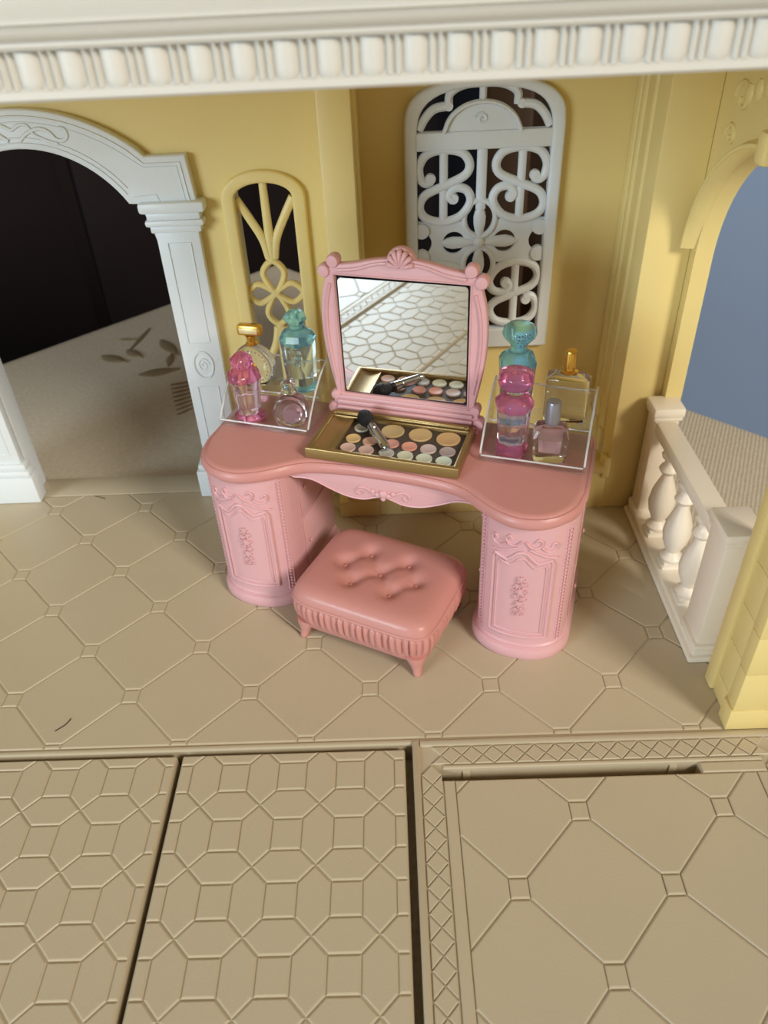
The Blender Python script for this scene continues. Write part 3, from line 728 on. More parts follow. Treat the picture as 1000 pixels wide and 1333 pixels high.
for sgn in (-1, 1):
    cx = sgn*0.302
    sh = lambda d: [(cx+x, y+0.004) for x, y in off(pout, d)]
    pd = MB().loft([lz(sh(0.004), 0.0005), lz(sh(0.007), 0.006), lz(sh(0.007), 0.022), lz(sh(0.004), 0.028), lz(sh(-0.001), 0.031), lz(sh(-0.0005), 0.036), lz(sh(-0.004), 0.040), lz(sh(-0.004), 0.359)])
    PED = pd.build('pedestal', 'pink', VAN, 30)
    FM0 = front_map(cx)
    def FM(u, z, FM0=FM0):
        (x, y, zz), nn = FM0(u, z, -0.004); return (x, y+0.004, zz), nn
    def ribbon(uv, wd, ht, nm, closed=False, n=5):
        P = [FM(u, z) for u, z in uv]
        return MB().sweep([p for p, _ in P], [q for _, q in P], wd, ht, closed=closed, n=n).build(nm, 'pink', PED)
    # door panel: two nested mouldings with an ogee head
    def head(hw, z0, z1, k):
        pts = [(-hw, z0), (0, z0), (hw, z0), (hw, (z0+z1)/2), (hw, z1-0.028)]
        pts += [(hw*t, z1-0.028+k*q) for t, q in ((0.92, 0.010), (0.72, 0.006), (0.5, 0.002), (0.32, 0.012), (0.15, 0.024), (0.0, 0.027), (-0.15, 0.024), (-0.32, 0.012), (-0.5, 0.002), (-0.72, 0.006), (-0.92, 0.010))]
        pts += [(-hw, z1-0.028), (-hw, (z0+z1)/2)]
        return pts
    def dens(pts):
        out = []
        for i in range(len(pts)):
            a, b = pts[i], pts[(i+1) % len(pts)]; k = max(1, int(math.dist(a, b)/0.012))
            out += [(a[0]+(b[0]-a[0])*j/k, a[1]+(b[1]-a[1])*j/k) for j in range(k)]
        return out
    ribbon(dens(head(0.062, 0.062, 0.292, 1.0)), 0.009, 0.0045, 'door_moulding', True)
    ribbon(dens(head(0.050, 0.074, 0.280, 0.9)), 0.005, 0.003, 'door_moulding', True)
    # scroll ornament over the door
    for s in (1, -1):
        ribbon(c2([(s*0.004, 0.318), (s*0.016, 0.306), (s*0.030, 0.308), (s*0.036, 0.320), (s*0.028, 0.327), (s*0.022, 0.320)], 4), 0.005, 0.0045, 'door_scroll')
        ribbon(c2([(s*0.034, 0.308), (s*0.048, 0.298), (s*0.062, 0.302), (s*0.066, 0.314), (s*0.058, 0.318), (s*0.054, 0.311)], 4), 0.0045, 0.004, 'door_scroll')
        ribbon(c2([(s*0.012, 0.301), (s*0.030, 0.292), (s*0.050, 0.284), (s*0.068, 0.280)], 4), 0.006, 0.004, 'door_scroll')
    # rose garland in the middle of the door
    gl = MB()
    for k, (u, z, r) in enumerate(((0.0, 0.222, 0.008), (0.007, 0.208, 0.007), (-0.006, 0.203, 0.007), (0.001, 0.188, 0.010), (-0.007, 0.175, 0.007), (0.007, 0.170, 0.007), (0.0, 0.156, 0.009), (0.006, 0.142, 0.006), (-0.006, 0.138, 0.006), (0.0, 0.127, 0.005), (0.011, 0.190, 0.005), (-0.011, 0.190, 0.005), (-0.003, 0.214, 0.005), (0.009, 0.128, 0.004), (-0.009, 0.125, 0.004))):
        p, nn = FM(u, z); gl.ball(p, r, 8, sy=0.55)
        for a in range(5):
            t = a*2*PI/5+k; pp, _ = FM(u+r*0.8*math.cos(t), z+r*0.8*math.sin(t)); gl.ball((pp[0], pp[1]-0.002, pp[2]), r*0.38, 6)
    gl.build('rose_garland', 'pink', PED, 60)
    for s in (1, -1):
        bd = MB()
        for k in range(34):
            p, nn = FM(s*0.094, 0.048+k*0.0091); bd.ball((p[0]+nn[0]*0.001, p[1]+nn[1]*0.001, p[2]), 0.0032, 8)
        bd.build('beading', 'pink', PED, 60, kind='stuff')
        for du in (-0.0075, 0.0075):
            ribbon([(s*0.094+du, 0.042+0.02*k) for k in range(16)], 0.003, 0.0025, 'bead_border')
    # side drawers with knobs on both flanks
    for s in (1, -1):
        xx = cx+s*0.0945
        for z0, z1 in ((0.052, 0.195), (0.203, 0.347)):
            a, b = (xx, xx+0.004) if s > 0 else (xx-0.004, xx)
            MB().box(a, b, 0.105, 0.280, z0, z1, 0.0015).build('drawer', 'pink', PED)
            MB().lathe([(0.002, 0), (0.002, 0.002), (0.005, 0.004), (0.0045, 0.006), (0.001, 0.0075)], (0, 0, 0), 12, axis='X').map(lambda x, y, z, s=s, xx=xx, z0=z0, z1=z1: (xx+s*(0.003+x), 0.125+y, (z0+z1)/2+z)).build('drawer_knob', 'pink', PED)
# apron between the pedestals
ap = [(-0.208, 0.362), (-0.208, 0.338), (-0.196, 0.334), (-0.175, 0.336), (-0.150, 0.333), (-0.115, 0.318), (-0.080, 0.306), (-0.045, 0.304), (-0.020, 0.312), (0.0, 0.318)]
apl = c2(ap[1:], 4)
apl = [ap[0]] + apl + [(-x, z) for x, z in apl[::-1][1:]] + [(0.208, 0.362)]
a_ = extr([apl], 0.010, 0.002); a_.map(lambda u, v, w_: (u, 0.084-w_+0.05*(u/0.208)**4*0.0, v))
APR = a_.build('apron', 'pink', VAN)
edge = c2(ap[1:], 4); edge = edge + [(-x, z) for x, z in edge[::-1][1:]]
MB().sweep([(x, 0.0742, z+0.004) for x, z in edge], (0, -1, 0), 0.005, 0.003).build('apron_bead', 'pink', APR)
orn = MB()
for u, z, r in ((0, 0.328, 0.010), (0.012, 0.324, 0.007), (-0.012, 0.324, 0.007), (0.0, 0.316, 0.006), (0.022, 0.331, 0.006), (-0.022, 0.331, 0.006)): orn.ball((u, 0.073, z), r, 10, sy=0.6)
orn.build('apron_rosette', 'pink', APR, 60)
for s in (1, -1):
    MB().sweep([(s*x, 0.0742, z) for x, z in c2([(0.018, 0.324), (0.034, 0.336), (0.050, 0.338), (0.058, 0.328), (0.050, 0.321), (0.043, 0.328)], 4)], (0, -1, 0), 0.005, 0.004).build('apron_scroll', 'pink', APR)

# mirror
MY = 0.247
mf = empty('mirror_pivot')
bpy.data.objects.remove(mf)
hw, zb, zt = 0.1345, 0.457, 0.716
oh = [(0.0, 0.762), (0.022, 0.757), (0.055, 0.752), (0.100, 0.742), (0.140, 0.736), (0.152, 0.722), (0.160, 0.700), (0.168, 0.665), (0.171, 0.620), (0.169, 0.570), (0.162, 0.520), (0.154, 0.478), (0.151, 0.455), (0.160, 0.436), (0.162, 0.410), (0.160, 0.396)]
oc = c2(oh, 4)
oc = [(-x, z) for x, z in oc[::-1]][:-1] + oc
iw = [(-hw, zb), (-hw, zt), (hw, zt), (hw, zb)]
mfr = extr([oc, iw[::-1]], 0.020, 0.004); mfr.map(XZ(MY+0.010))
MIR = mfr.build('mirror_frame', 'pink', VAN)
MB().box(-hw-0.004, hw+0.004, MY+0.001, MY+0.008, zb-0.004, zt+0.004).build('mirror_backing', 'black', MIR)
gm = MB()
gl_ = [(-hw+0.004+0.006, zb+0.004)]
rr = 0.008
gpts = []
for cx_, cz_, a0 in ((hw-0.004-rr, zt-0.004-rr, 0), (-hw+0.004+rr, zt-0.004-rr, 90), (-hw+0.004+rr, zb+0.004+rr, 180), (hw-0.004-rr, zb+0.004+rr, 270)):
    gpts += arc(cx_, cz_, rr, a0, a0+90, 5)
dy, tl = R(1.0), R(-1.0)
gm.loft([[(x, 0, z) for x, z in gpts], [(x, 0.002, z) for x, z in gpts]])
zc_ = (zb+zt)/2
gm.map(lambda x, y, z: (x*math.cos(dy), MY-0.0045+y+x*math.sin(dy)+(z-zc_)*math.sin(tl)*0.999, z))
gm.build('mirror_glass', 'mirror', MIR, 10, label='silvered mirror glass')
MB().sweep([(x, MY-0.0095, z) for x, z in ((-hw-0.003, zb-0.003), (-hw-0.003, zt+0.003), (hw+0.003, zt+0.003), (hw+0.003, zb-0.003))], (0, -1, 0), 0.005, 0.003, closed=True).build('inner_bead', 'pink', MIR)
for s in (1, -1):
    MB().sweep([(s*x, MY-0.0098, z) for x, z in c2([(0.020, 0.748), (0.050, 0.744), (0.090, 0.732), (0.128, 0.727)], 5)], (0, -1, 0), 0.008, 0.004).build('frame_scroll', 'pink', MIR)
    MB().sweep([(s*x, MY-0.0098, z) for x, z in c2([(0.146, 0.700), (0.156, 0.655), (0.159, 0.600), (0.154, 0.540), (0.147, 0.490)], 5)], (0, -1, 0), 0.007, 0.004).build('frame_scroll', 'pink', MIR)
    for bx, bz, r in ((0.137, 0.744, 0.0135), (0.157, 0.724, 0.0135), (0.153, 0.452, 0.011), (0.160, 0.420, 0.013)):
        MB().lathe([(0.001, -0.013), (r*0.8, -0.012), (r, -0.004), (r, 0.010), (r*0.82, 0.0145), (0.001, 0.0155)], (s*bx, MY, bz), 18, axis='Y').build('corner_roundel', 'pink', MIR, 50)
sc = MB()
for k in range(7):
    a = R(90+(k-3)*26)
    pts = [(0.002*math.cos(a), MY-0.012, 0.742+0.002*math.sin(a)), (0.014*math.cos(a), MY-0.0155, 0.742+0.017*math.sin(a)), (0.025*math.cos(a), MY-0.014, 0.742+0.030*math.sin(a)), (0.028*math.cos(a), MY-0.010, 0.742+0.034*math.sin(a))]
    sc.sweep(pts, (0, -1, 0), [0.004, 0.008, 0.011, 0.006], 0.0055, n=6, full=True)
sc.build('shell_crest', 'pink', MIR, 60)
MB().sweep([(0.026*math.cos(t), MY+0.002, 0.742+0.031*math.sin(t)) for t in [PI*i/12 for i in range(13)]], (0, -1, 0), 0.012, 0.010, full=True).build('shell_back', 'pink', MIR)
for k, (z, d) in enumerate(((0.448, 0.014), (0.438, 0.017), (0.426, 0.020), (0.412, 0.023))):
    MB().box(-0.149, 0.149, MY-d, MY+0.010, z-0.005, z+0.005, 0.003).build('frame_foot', 'pink', MIR)

# ================================================================== MAKE-UP PALETTE AND BRUSH
PAL = empty('makeup_palette', (-0.0307, 0.2939, 0.0), R(-18), label='gold framed makeup palette of round colour pans on the vanity top', category='makeup palette')
px0, px1, py0, py1, pz0, pz1 = -0.160, 0.158, 0.066, 0.225, 0.3955, 0.4215
po = [(px0, py0), (px1, py0), (px1, py1), (px0, py1)]
pi_ = [(px0+0.012, py0+0.011), (px1-0.012, py0+0.011), (px1-0.012, py1-0.020), (px0+0.012, py1-0.020)]
rim = extr([po, pi_[::-1]], pz1-pz0, 0.0035); rim.map(lambda a, b, c: (a, b, c+pz0)); rim.build('rim', 'gold', PAL)
MB().box(px0+0.010, px1-0.010, py0+0.009, py1-0.018, pz0+0.0005, pz0+0.0165).build('insert', 'insert', PAL)
rl = MB(); rp_ = []
for k in range(9):
    t = k/8; rp_.append((px0+0.013+0.047*t, 0.0145-0.0042*math.sin(PI*t)))
rl.loft([[(x, y, pz0+z+0.009) for x, z in rp_]+[(px0+0.060, y, pz0+0.008), (px0+0.013, y, pz0+0.008)] for y in (py0+0.0125, py1-0.0215)])
rl.build('brush_well', 'gold', PAL, 50)
hg = MB().sweep([(x, py1-0.012, pz1+0.003) for x in (-0.147, 0.145)], (0, 0, 1), 0.013, 0.004); hg.build('hinge_bar', 'gold', PAL)
MB().sweep([(-0.142+0.28*t/20, py1-0.018+0.006*math.sin(PI*t/20), pz1+0.0045) for t in range(21)], (0, 0, 1), [0.004+0.005*math.sin(PI*t/20) for t in range(21)], 0.004).build('hinge_scroll', 'gold', PAL)
for x in (-0.146, 0.142): MB().ball((x, py1-0.014, pz1+0.003), 0.007, sz=0.7).build('hinge_knob', 'gold', PAL, 60)
PANS = [(-0.0086, 0.180, 0.0245, (196, 172, 126)), (0.0512, 0.180, 0.0245, (198, 168, 118)), (0.1113, 0.178, 0.0250, (200, 162, 112)),
        (-0.0760, 0.178, 0.0160, (210, 200, 178)), (-0.0802, 0.1340, 0.0155, (212, 180, 122)), (-0.0796, 0.0985, 0.0160, (210, 178, 168)), (-0.0430, 0.1310, 0.0150, (214, 168, 140)),
        (0.0036, 0.1335, 0.0150, (214, 156, 146)), (0.0412, 0.1320, 0.0160, (216, 150, 130)), (0.0810, 0.1320, 0.0165, (200, 178, 172)), (0.1208, 0.1315, 0.0165, (168, 150, 148)),
        (-0.0403, 0.0980, 0.0160, (206, 172, 162)), (0.0030, 0.0975, 0.0160, (190, 186, 178)), (0.0422, 0.0970, 0.0165, (206, 206, 180)), (0.0813, 0.0970, 0.0165, (206, 210, 190)), (0.1214, 0.0965, 0.0165, (204, 216, 200))]
for i, (x, y, r, c_) in enumerate(PANS):
    k = 'pan%d' % i; M[k] = mat('pressed_powder_%d' % i, srgb(*c_), 0.5, bump=0.1, bscale=200)
    MB().lathe([(r, -0.001), (r, 0.0025), (r*0.94, 0.0035), (r*0.86, 0.0028), (0.0005, 0.0024)], (x, y, pz0+0.0165), 22).build('colour_pan', k, PAL, 50)
bx0, by0 = -0.070, 0.186; bx1, by1 = 0.008, 0.092
BRU = empty('makeup_brush', (-0.0307, 0.2939, 0.0), R(-18), label='short makeup brush with black bristles and silver handle lying on the palette', category='makeup brush')
bd_ = Vector((bx1-bx0, by1-by0, 0)); bl = bd_.length; bd_ = bd_/bl; bs = Vector((-bd_.y, bd_.x, 0))
def along(prof, n=16):
    mb = MB(); lo_ = []
    for d, r in prof:
        z0 = pz0+0.0205+0.0175-0.0075*(d/bl)
        ctr = Vector((bx0, by0, z0)) + bd_*d
        lo_.append([tuple(ctr+bs*(r*math.cos(2*PI*i/n))+Vector((0, 0, 1))*(r*math.sin(2*PI*i/n))) for i in range(n)])
    return mb.loft(lo_)
along([(-0.018, 0.005), (-0.014, 0.012), (-0.006, 0.0165), (0.006, 0.0170), (0.018, 0.013), (0.026, 0.0095)]).build('bristle_head', 'bristle', BRU, 60)
along([(0.025, 0.0095), (0.026, 0.0112), (0.034, 0.0112), (0.035, 0.0095)]).build('ferrule_collar', 'black', BRU)
along([(0.035, 0.0095), (0.036, 0.0108), (0.052, 0.0108), (0.053, 0.0095), (0.055, 0.0095), (0.056, 0.0108), (0.104, 0.0100), (0.113, 0.0092), (0.118, 0.005)]).build('handle', 'chrome', BRU)

# ================================================================== TRAYS AND PERFUME BOTTLES
def tray(x0, x1, label):
    y0, y1, z0 = 0.143, 0.298, 0.3955
    e = empty('display_tray', (-0.0307, 0.2939, 0.0), R(-18), label=label, category='display tray', group='clear stepped display trays')
    MB().box(x0+0.0045, x1-0.0045, y0+0.004, y1-0.0045, z0, z0+0.0045, 0.001).build('tray_floor', 'clear', e)
    MB().box(x0, x1, y0-0.001, y0+0.0035, z0, z0+0.0125, 0.0015).build('front_lip', 'clear', e)
    MB().box(x0+0.0045, x1-0.0045, y1-0.004, y1, z0, 0.497, 0.0015).build('back_panel', 'clear', e)
    prof = [(y0+0.004, z0), (y0+0.004, z0+0.014)] + [(y0+0.004+(y1-y0-0.004)*t, z0+0.014+(0.508-z0-0.014)*(1-(1-t)**1.9)) for t in (0.08, 0.18, 0.3, 0.45, 0.6, 0.75, 0.88)] + [(y1-0.006, 0.508), (y1, 0.503), (y1, z0)]
    for a in (x0, x1-0.004):
        s = extr([prof], 0.004, 0.0010, 1); s.map(lambda u, v, w_, a=a: (a+w_, u, v)); s.build('side_panel', 'clear', e)
    for a in (x0+0.002, x1-0.002):
        MB().sweep([(a, u, v+0.0006) for u, v in prof[1:-1]], (1, 0, 0), 0.0036, 0.0022, n=5, full=True).build('edge_highlight', 'edge', e)  # thin rods added as painted highlights along the acrylic edges
    for yy, zz_ in ((y0+0.001, z0+0.0135), (y1-0.002, 0.4985), (0.2235, 0.4455)):
        MB().sweep([(x0+0.004, yy, zz_), (x1-0.004, yy, zz_)], (0, 0, 1), 0.0036, 0.0018, n=5, full=True).build('edge_highlight', 'edge', e)
    MB().box(x0+0.0045, x1-0.0045, 0.222, y1-0.0045, 0.440, 0.4445, 0.001).build('step_shelf', 'clear', e)
    MB().box(x0+0.0045, x1-0.0045, 0.222, 0.226, z0+0.005, 0.4395, 0.001).build('step_riser', 'clear', e)
tray(-0.396, -0.185, 'clear acrylic stepped tray on the left end of the vanity')
tray(0.182, 0.390, 'clear acrylic stepped tray on the right end of the vanity')

def bottle(x, y, z, rz, label):
    w_ = Vector((-0.0307, 0.2939, 0)) + Vector((math.cos(R(-18))*x-math.sin(R(-18))*y, math.sin(R(-18))*x+math.cos(R(-18))*y, 0))
    return empty('perfume_bottle', (w_.x, w_.y, z), R(-18)+rz, label=label, category='perfume bottle', group='toy perfume bottles in the clear trays')
ZL, ZH = 0.4003, 0.4448
def flower_lathe(prof, lobes, amp, n=40):
    lo_ = []
    for r, z in prof:
        lo_.append([(r*(1+amp*math.cos(lobes*2*PI*i/n))*math.cos(2*PI*i/n), r*(1+amp*math.cos(lobes*2*PI*i/n))*math.sin(2*PI*i/n), z) for i in range(n)])
    return MB().loft(lo_)
# left tray, front left: magenta fluted bottle
b = bottle(-0.338, 0.180, ZL, 0.2, 'magenta glass bottle with fluted body and flared base in the left tray')
flower_lathe([(0.030, 0.0005), (0.034, 0.004), (0.033, 0.012), (0.027, 0.018)], 8, 0.03).build('base', 'rose', b, 50)
flower_lathe([(0.024, 0.0183), (0.026, 0.03), (0.030, 0.07), (0.0345, 0.098)], 8, 0.06).build('body', 'rose_pale', b, 50)
flower_lathe([(0.0345, 0.0983), (0.036, 0.104), (0.030, 0.114), (0.020, 0.121)], 8, 0.07).build('shoulder', 'rose', b, 50)
flower_lathe([(0.017, 0.1213), (0.019, 0.127), (0.024, 0.134), (0.024, 0.142), (0.016, 0.150), (0.009, 0.157), (0.001, 0.158)], 8, 0.06).build('stopper', 'rose', b, 50)
# left tray, front right: round flat bottle
b = bottle(-0.232, 0.172, ZL, 0.30, 'round flat clear bottle with lilac tint and pale pink liquid')
MB().lathe([(0.018, -0.023), (0.034, -0.021), (0.0385, -0.014), (0.040, 0.0), (0.0385, 0.014), (0.034, 0.021), (0.018, 0.023)], (0, 0, 0.0405), 28, axis='Y', sx=0.92, sy=1.0).build('body', 'lilac', b, 50)
MB().lathe([(0.001, -0.010), (0.016, -0.010), (0.018, 0.0), (0.016, 0.010), (0.001, 0.010)], (0, 0, 0.031), 18, axis='Y').build('liquid', 'liquid', b, 50)
MB().lathe([(0.037, -0.0045), (0.0405, -0.002), (0.0405, 0.002), (0.037, 0.0045)], (0, -0.017, 0.0405), 28, axis='Y', sx=0.92).build('rim_ring', 'glass', b, 50)
MB().lathe([(0.013, 0.0805), (0.017, 0.083), (0.017, 0.087), (0.012, 0.090), (0.012, 0.097), (0.016, 0.100), (0.015, 0.106), (0.004, 0.110)], (0, 0, 0), 16).build('stopper', 'lilac', b, 50)
# left tray, back left: round bottle with gold cap
b = bottle(-0.350, 0.258, ZH, 0.05, 'round clear bottle with gold bar cap and gold emblem')
MB().lathe([(0.030, -0.017), (0.043, -0.013), (0.047, -0.006), (0.047, 0.006), (0.043, 0.013), (0.030, 0.017)], (0, 0, 0.0475), 30, axis='Y').build('body', 'glass', b, 50)
MB().box(-0.024, 0.024, -0.012, 0.012, 0.0003, 0.004, 0.001).build('foot', 'glass', b)
rg = MB()
for i in range(26):
    t = 2*PI*i/26; rg.ball((0.036*math.cos(t), -0.0165, 0.0475+0.036*math.sin(t)), 0.0028, 6)
rg.build('bead_ring', 'glass', b, 60, kind='stuff')
MB().lathe([(0.001, -0.002), (0.012, -0.002), (0.013, 0.0), (0.011, 0.003), (0.001, 0.0035)], (0, -0.019, 0.0465), 20, axis='Y').build('emblem', 'gold_bright', b, 50)
MB().lathe([(0.013, 0.094), (0.014, 0.098), (0.010, 0.101), (0.010, 0.113), (0.013, 0.116)], (0, 0, 0), 16).build('neck', 'gold_bright', b, 50)
cp = MB().box(-0.0275, 0.0275, -0.011, 0.011, 0.1162, 0.140, 0.0055).build('cap', 'gold_bright', b)
MB().box(-0.021, 0.021, -0.0118, -0.0105, 0.122, 0.134, 0.0008).build('cap_plate', mat('pale_gold_plate', srgb(240, 222, 170), 0.3, metal=0.5), b)
# left tray, back right: turquoise topped bottle
def aqua_bottle(x, y, rz, label, k):
    b = bottle(x, y, ZH, rz, label)
    MB().lathe([(0.026, 0.0005), (0.034, 0.004), (0.034, 0.014), (0.031, 0.018)], (0, 0, 0), 8, rot=PI/8).build('base', 'aqua', b, 30)
    MB().lathe([(0.031, 0.0183), (0.033, 0.03), (0.0365, 0.09), (0.0375, 0.112)], (0, 0, 0), 8, rot=PI/8).build('body', 'aqua_pale', b, 25)
    MB().lathe([(0.0375, 0.1123), (0.0385, 0.122), (0.033, 0.134), (0.020, 0.143)], (0, 0, 0), 8, rot=PI/8).build('shoulder', 'aqua', b, 25)
    for q, (u, z) in enumerate(((0.0, 0.090), (0.010, 0.103), (-0.010, 0.103), (0.0, 0.112), (0.012, 0.090), (-0.008, 0.080), (0.006, 0.074))):
        MB().ball((u, -0.0345, z), 0.0065, 8, sy=0.5).build('relief_flower', 'aqua_pale', b, 60)
    if k == 0:
        MB().lathe([(0.014, 0.1433), (0.013, 0.150), (0.018, 0.154), (0.025, 0.164), (0.024, 0.171), (0.016, 0.180), (0.007, 0.184)], (0, 0, 0), 7).build('stopper', 'aqua', b, 20)
    else:
        MB().lathe([(0.016, 0.1433), (0.014, 0.152), (0.020, 0.160), (0.031, 0.172), (0.034, 0.180), (0.032, 0.189), (0.024, 0.196), (0.008, 0.197)], (0, 0, 0), 14).build('stopper', 'aqua', b, 40)
aqua_bottle(-0.240, 0.258, 0.1, 'turquoise bottle with faceted stopper standing behind the round flat bottle', 0)
aqua_bottle(0.230, 0.257, 0.3, 'turquoise bottle with wide disc stopper behind the pink bottle in the right tray', 1)
# right tray, front left: pink disc-topped bottle
b = bottle(0.240, 0.182, ZL, 0.0, 'pink and clear bottle with wide disc stopper in the right tray')
flower_lathe([(0.027, 0.0005), (0.030, 0.004), (0.031, 0.022), (0.029, 0.032)], 8, 0.05).build('base', 'rose', b, 50)
flower_lathe([(0.0285, 0.0323), (0.029, 0.05), (0.031, 0.085), (0.033, 0.103)], 8, 0.06).build('body', 'rose_pale', b, 50)
flower_lathe([(0.033, 0.1033), (0.036, 0.112), (0.036, 0.120), (0.028, 0.129), (0.018, 0.133)], 8, 0.05).build('shoulder', 'rose', b, 50)
MB().lathe([(0.016, 0.1333), (0.015, 0.140), (0.020, 0.147), (0.030, 0.150)], (0, 0, 0), 18).build('neck', 'glass', b, 50)
MB().lathe([(0.030, 0.1503), (0.0335, 0.156), (0.0335, 0.172), (0.030, 0.180), (0.020, 0.184), (0.004, 0.184)], (0, 0, 0), 20).build('stopper', 'rose', b, 50)
# right tray, front right: clear cut cube bottle with silver cap
b = bottle(0.315, 0.182, ZL, 0.12, 'clear cut glass cube bottle with grey silver cap')
sq = lambda h, d: [(-h, -d), (-h*0.62, -d-0.004), (h*0.62, -d-0.004), (h, -d), (h, d), (h*0.62, d+0.004), (-h*0.62, d+0.004), (-h, d)]
MB().loft([lz(sq(0.027, 0.019), 0.0005), lz(sq(0.031, 0.022), 0.004), lz(sq(0.034, 0.024), 0.055), lz(sq(0.028, 0.019), 0.071), lz(sq(0.016, 0.012), 0.078)]).build('body', 'glass', b, 20)
MB().loft([lz(sq(0.020, 0.012), 0.022), lz(sq(0.022, 0.014), 0.050)]).build('liquid', 'liquid', b, 20)
MB().lathe([(0.012, 0.0783), (0.014, 0.081), (0.0145, 0.084), (0.0145, 0.123), (0.013, 0.127), (0.002, 0.128)], (0, 0, 0), 20).build('cap', 'silver', b, 50)
# right tray, back right: clear rectangular bottle with gold cap
b = bottle(0.331, 0.259, ZH, 0.0, 'clear rectangular bottle with gold cap at the back of the right tray')
rq = lambda h, d, r: [(-h, -d+r), (-h+r*0.3, -d+r*0.3), (-h+r, -d), (h-r, -d), (h-r*0.3, -d+r*0.3), (h, -d+r), (h, d-r), (h-r*0.3, d-r*0.3), (h-r, d), (-h+r, d), (-h+r*0.3, d-r*0.3), (-h, d-r)]
MB().loft([lz(rq(0.038, 0.015, 0.004), 0.0005), lz(rq(0.043, 0.019, 0.006), 0.005), lz(rq(0.043, 0.019, 0.006), 0.092), lz(rq(0.041, 0.018, 0.006), 0.098), lz(rq(0.030, 0.014, 0.005), 0.103), lz(rq(0.018, 0.012, 0.004), 0.106)]).build('body', 'glass', b, 40)
MB().lathe([(0.016, 0.1062), (0.017, 0.110), (0.0105, 0.113), (0.0105, 0.118)], (0, 0, 0), 18).build('collar', 'gold_bright', b, 50)
flower_lathe([(0.0115, 0.1182), (0.0118, 0.120), (0.0118, 0.148), (0.0105, 0.152), (0.002, 0.153)], 12, 0.05, 48).build('cap', 'gold_bright', b, 50)

# ================================================================== STOOL
ST = empty('tufted_stool', (-0.0225, 0.326, 0.0), R(-26.5), label='salmon pink tufted stool with pleated skirt in front of the vanity', category='stool')
SW, SD = 0.164, 0.129
def sup(hx, hy, n=96, e=7.0):
    out = []
    for i in range(n):
        t = 2*PI*i/n; c_, s_ = math.cos(t), math.sin(t)
        out.append((hx*math.copysign(abs(c_)**(2/e), c_), hy*math.copysign(abs(s_)**(2/e), s_)))
    # even spacing along the outline
    L = [0.0]
    for i in range(n): L.append(L[-1]+math.dist(out[i], out[(i+1) % n]))
    res = []; k = 0
    for i in range(n):
        q = L[-1]*i/n
        while L[k+1] < q: k += 1
        t = (q-L[k])/max(1e-9, L[k+1]-L[k]); a, b = out[k], out[(k+1) % n]
        res.append((a[0]+(b[0]-a[0])*t, a[1]+(b[1]-a[1])*t))
    return res
BUT = [(-0.052, 0.052), (0.045, 0.052), (-0.098, 0.0), (0.0, 0.0), (0.098, 0.0), (-0.05, -0.052), (0.05, -0.052)]
BUT = [(-0.046, 0.050), (0.046, 0.050), (-0.085, 0.0), (0.0, 0.0), (0.085, 0.0), (-0.046, -0.050), (0.046, -0.050)]
cu_ = MB(); G = 84; vs = []; fs = []
def cushion_dent(x, y):
    z = 0.0
    for bx_, by_ in BUT:
        d = math.hypot(x-bx_, y-by_); z -= 0.0105*math.exp(-(d/0.019)**2)
    c_ = 0.0
    for p in range(len(BUT)):
        for q in range(p+1, len(BUT)):
            A_, B_ = Vector(BUT[p]), Vector(BUT[q])
            if 0.04 < (A_-B_).length < 0.075:
                t = max(0, min(1, (Vector((x, y))-A_).dot(B_-A_)/(B_-A_).length_squared)); d = (Vector((x, y))-(A_+(B_-A_)*t)).length
                c_ = max(c_, 0.0045*math.exp(-(d/0.013)**2))
    return z-c_
for i in range(G+1):
    for j in range(G+1):
        a, b_ = -1+2*i/G, -1+2*j/G
        x, y = a*SW, b_*SD
        ex = max(abs(a), abs(b_))
        rad = (abs(a)**7+abs(b_)**7)**(1/7)
        k = ex/rad if rad > 0 else 1
        x *= k; y *= k
        z = 0.118+0.034*max(0.0, 1-ex**9)**0.5
        vs.append((x, y, z+cushion_dent(x, y)))
for i in range(G):
    for j in range(G):
        fs.append((i*(G+1)+j, (i+1)*(G+1)+j, (i+1)*(G+1)+j+1, i*(G+1)+j+1))
cu_.add(vs, fs); CU = cu_.build('cushion', 'stool', ST, 80)
for bx_, by_ in BUT:
    MB().ball((bx_, by_, 0.1523+cushion_dent(bx_, by_)), 0.0050, 10, sz=0.5).build('button', 'stool', CU, 60)
o5 = sup(SW, SD)
def soff(d): return off(o5, d)
MB().sweep([(x, y, 0.1165) for x, y in o5], [(0, 0, 1)]*len(o5), 0.007, 0.0035, closed=True, full=True, n=5).build('piping', 'stool', ST)
sk = MB(); NN = 480; lo_ = []
base_o = sup(SW, SD, NN, 6.0)
per = [0.0]
for i in range(1, NN): per.append(per[-1]+math.dist(base_o[i-1], base_o[i]))
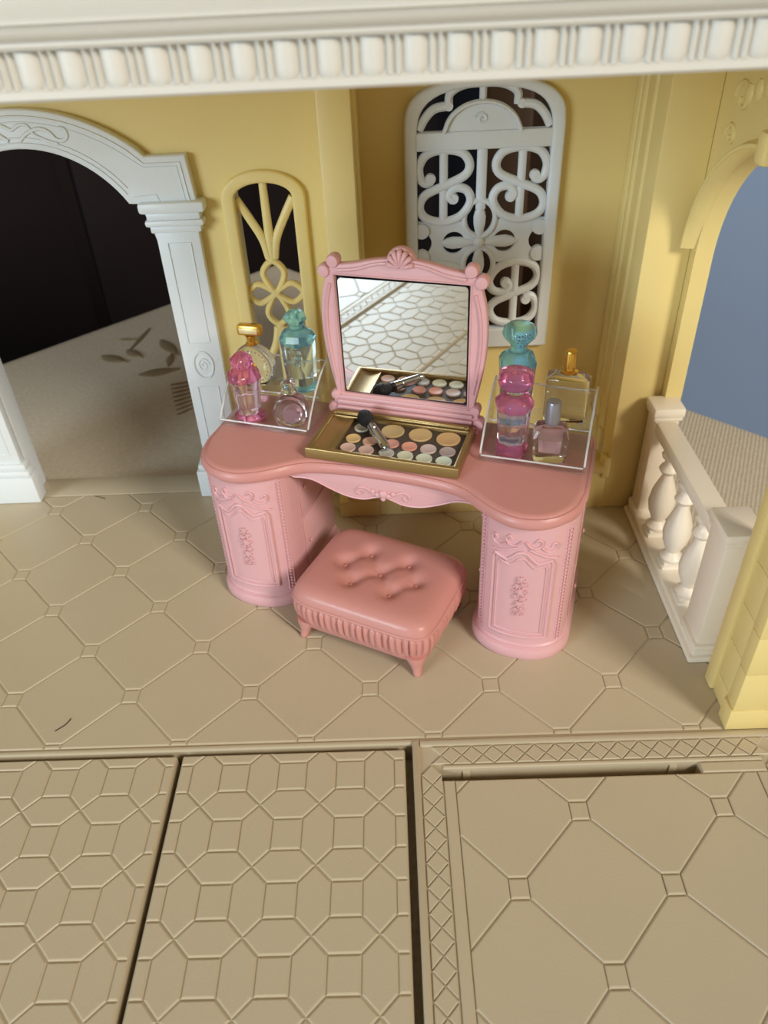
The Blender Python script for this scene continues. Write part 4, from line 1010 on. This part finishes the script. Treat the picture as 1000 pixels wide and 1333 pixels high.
for z, d, amp in ((0.115, -0.004, 0.0005), (0.110, -0.001, 0.0025), (0.100, 0.0005, 0.0042), (0.080, -0.001, 0.0044), (0.064, -0.004, 0.0040), (0.056, -0.006, 0.0015), (0.050, -0.007, 0.0)):
    off_o = off(base_o, 1.0)
    l = []
    for i in range(NN):
        nx, ny = off_o[i][0]-base_o[i][0], off_o[i][1]-base_o[i][1]
        ph_ = per[i]/0.0150*2*PI
        wv = amp*(abs(math.sin(ph_/2))**0.6*2-1+0.35*math.sin(ph_*0.37+1))
        l.append((base_o[i][0]+nx*(d+wv), base_o[i][1]+ny*(d+wv), z))
    lo_.append(l)
sk.loft(lo_, True, True); sk.build('pleated_skirt', 'stool', ST, 60)
# curved lower rail
rl_ = MB(); lo_ = []
for z, d in ((0.052, -0.006), (0.044, -0.008), (0.036, -0.016)):
    l = []
    for x, y in off(o5, d):
        cr = min(1.0, ((abs(x)/SW)**4*(abs(y)/SD)**4)*1.2) if True else 0
        l.append((x, y, z - (0.006 if z < 0.05 else 0)*cr))
    lo_.append(l)
rl_.loft(lo_); rl_.build('seat_rail', 'stool', ST, 50)
for sx_ in (1, -1):
    for sy_ in (1, -1):
        lg = []
        for z, r, dd in ((0.056, 0.024, 0.0), (0.044, 0.022, 0.001), (0.032, 0.016, 0.003), (0.020, 0.0115, 0.005), (0.010, 0.0095, 0.007), (0.004, 0.0095, 0.008), (0.0005, 0.007, 0.008)):
            cx_, cy_ = sx_*(SW-0.034+dd), sy_*(SD-0.027+dd*1.4)
            lg.append([(cx_+r*math.cos(2*PI*i/14), cy_+r*math.sin(2*PI*i/14), z) for i in range(14)])
        MB().loft(lg[::-1]).build('leg', 'stool', ST, 60)

# ================================================================== SMALL BITS
def lint(pts, label):
    mb = MB().sweep([(x, y, 0.0009) for x, y in pts], (0, 0, 1), 0.0018, 0.0009, full=True, n=4)
    mb.build('lint_fibre', 'lint', label=label, category='lint')
lint([(-0.681, 0.048), (-0.666, 0.061), (-0.661, 0.070), (-0.658, 0.078)], 'dark thread of lint on the floor tiles at the front left')
lint([(-0.835, 0.850), (-0.818, 0.843), (-0.800, 0.834)], 'faint lint thread on the tiles by the left arch')
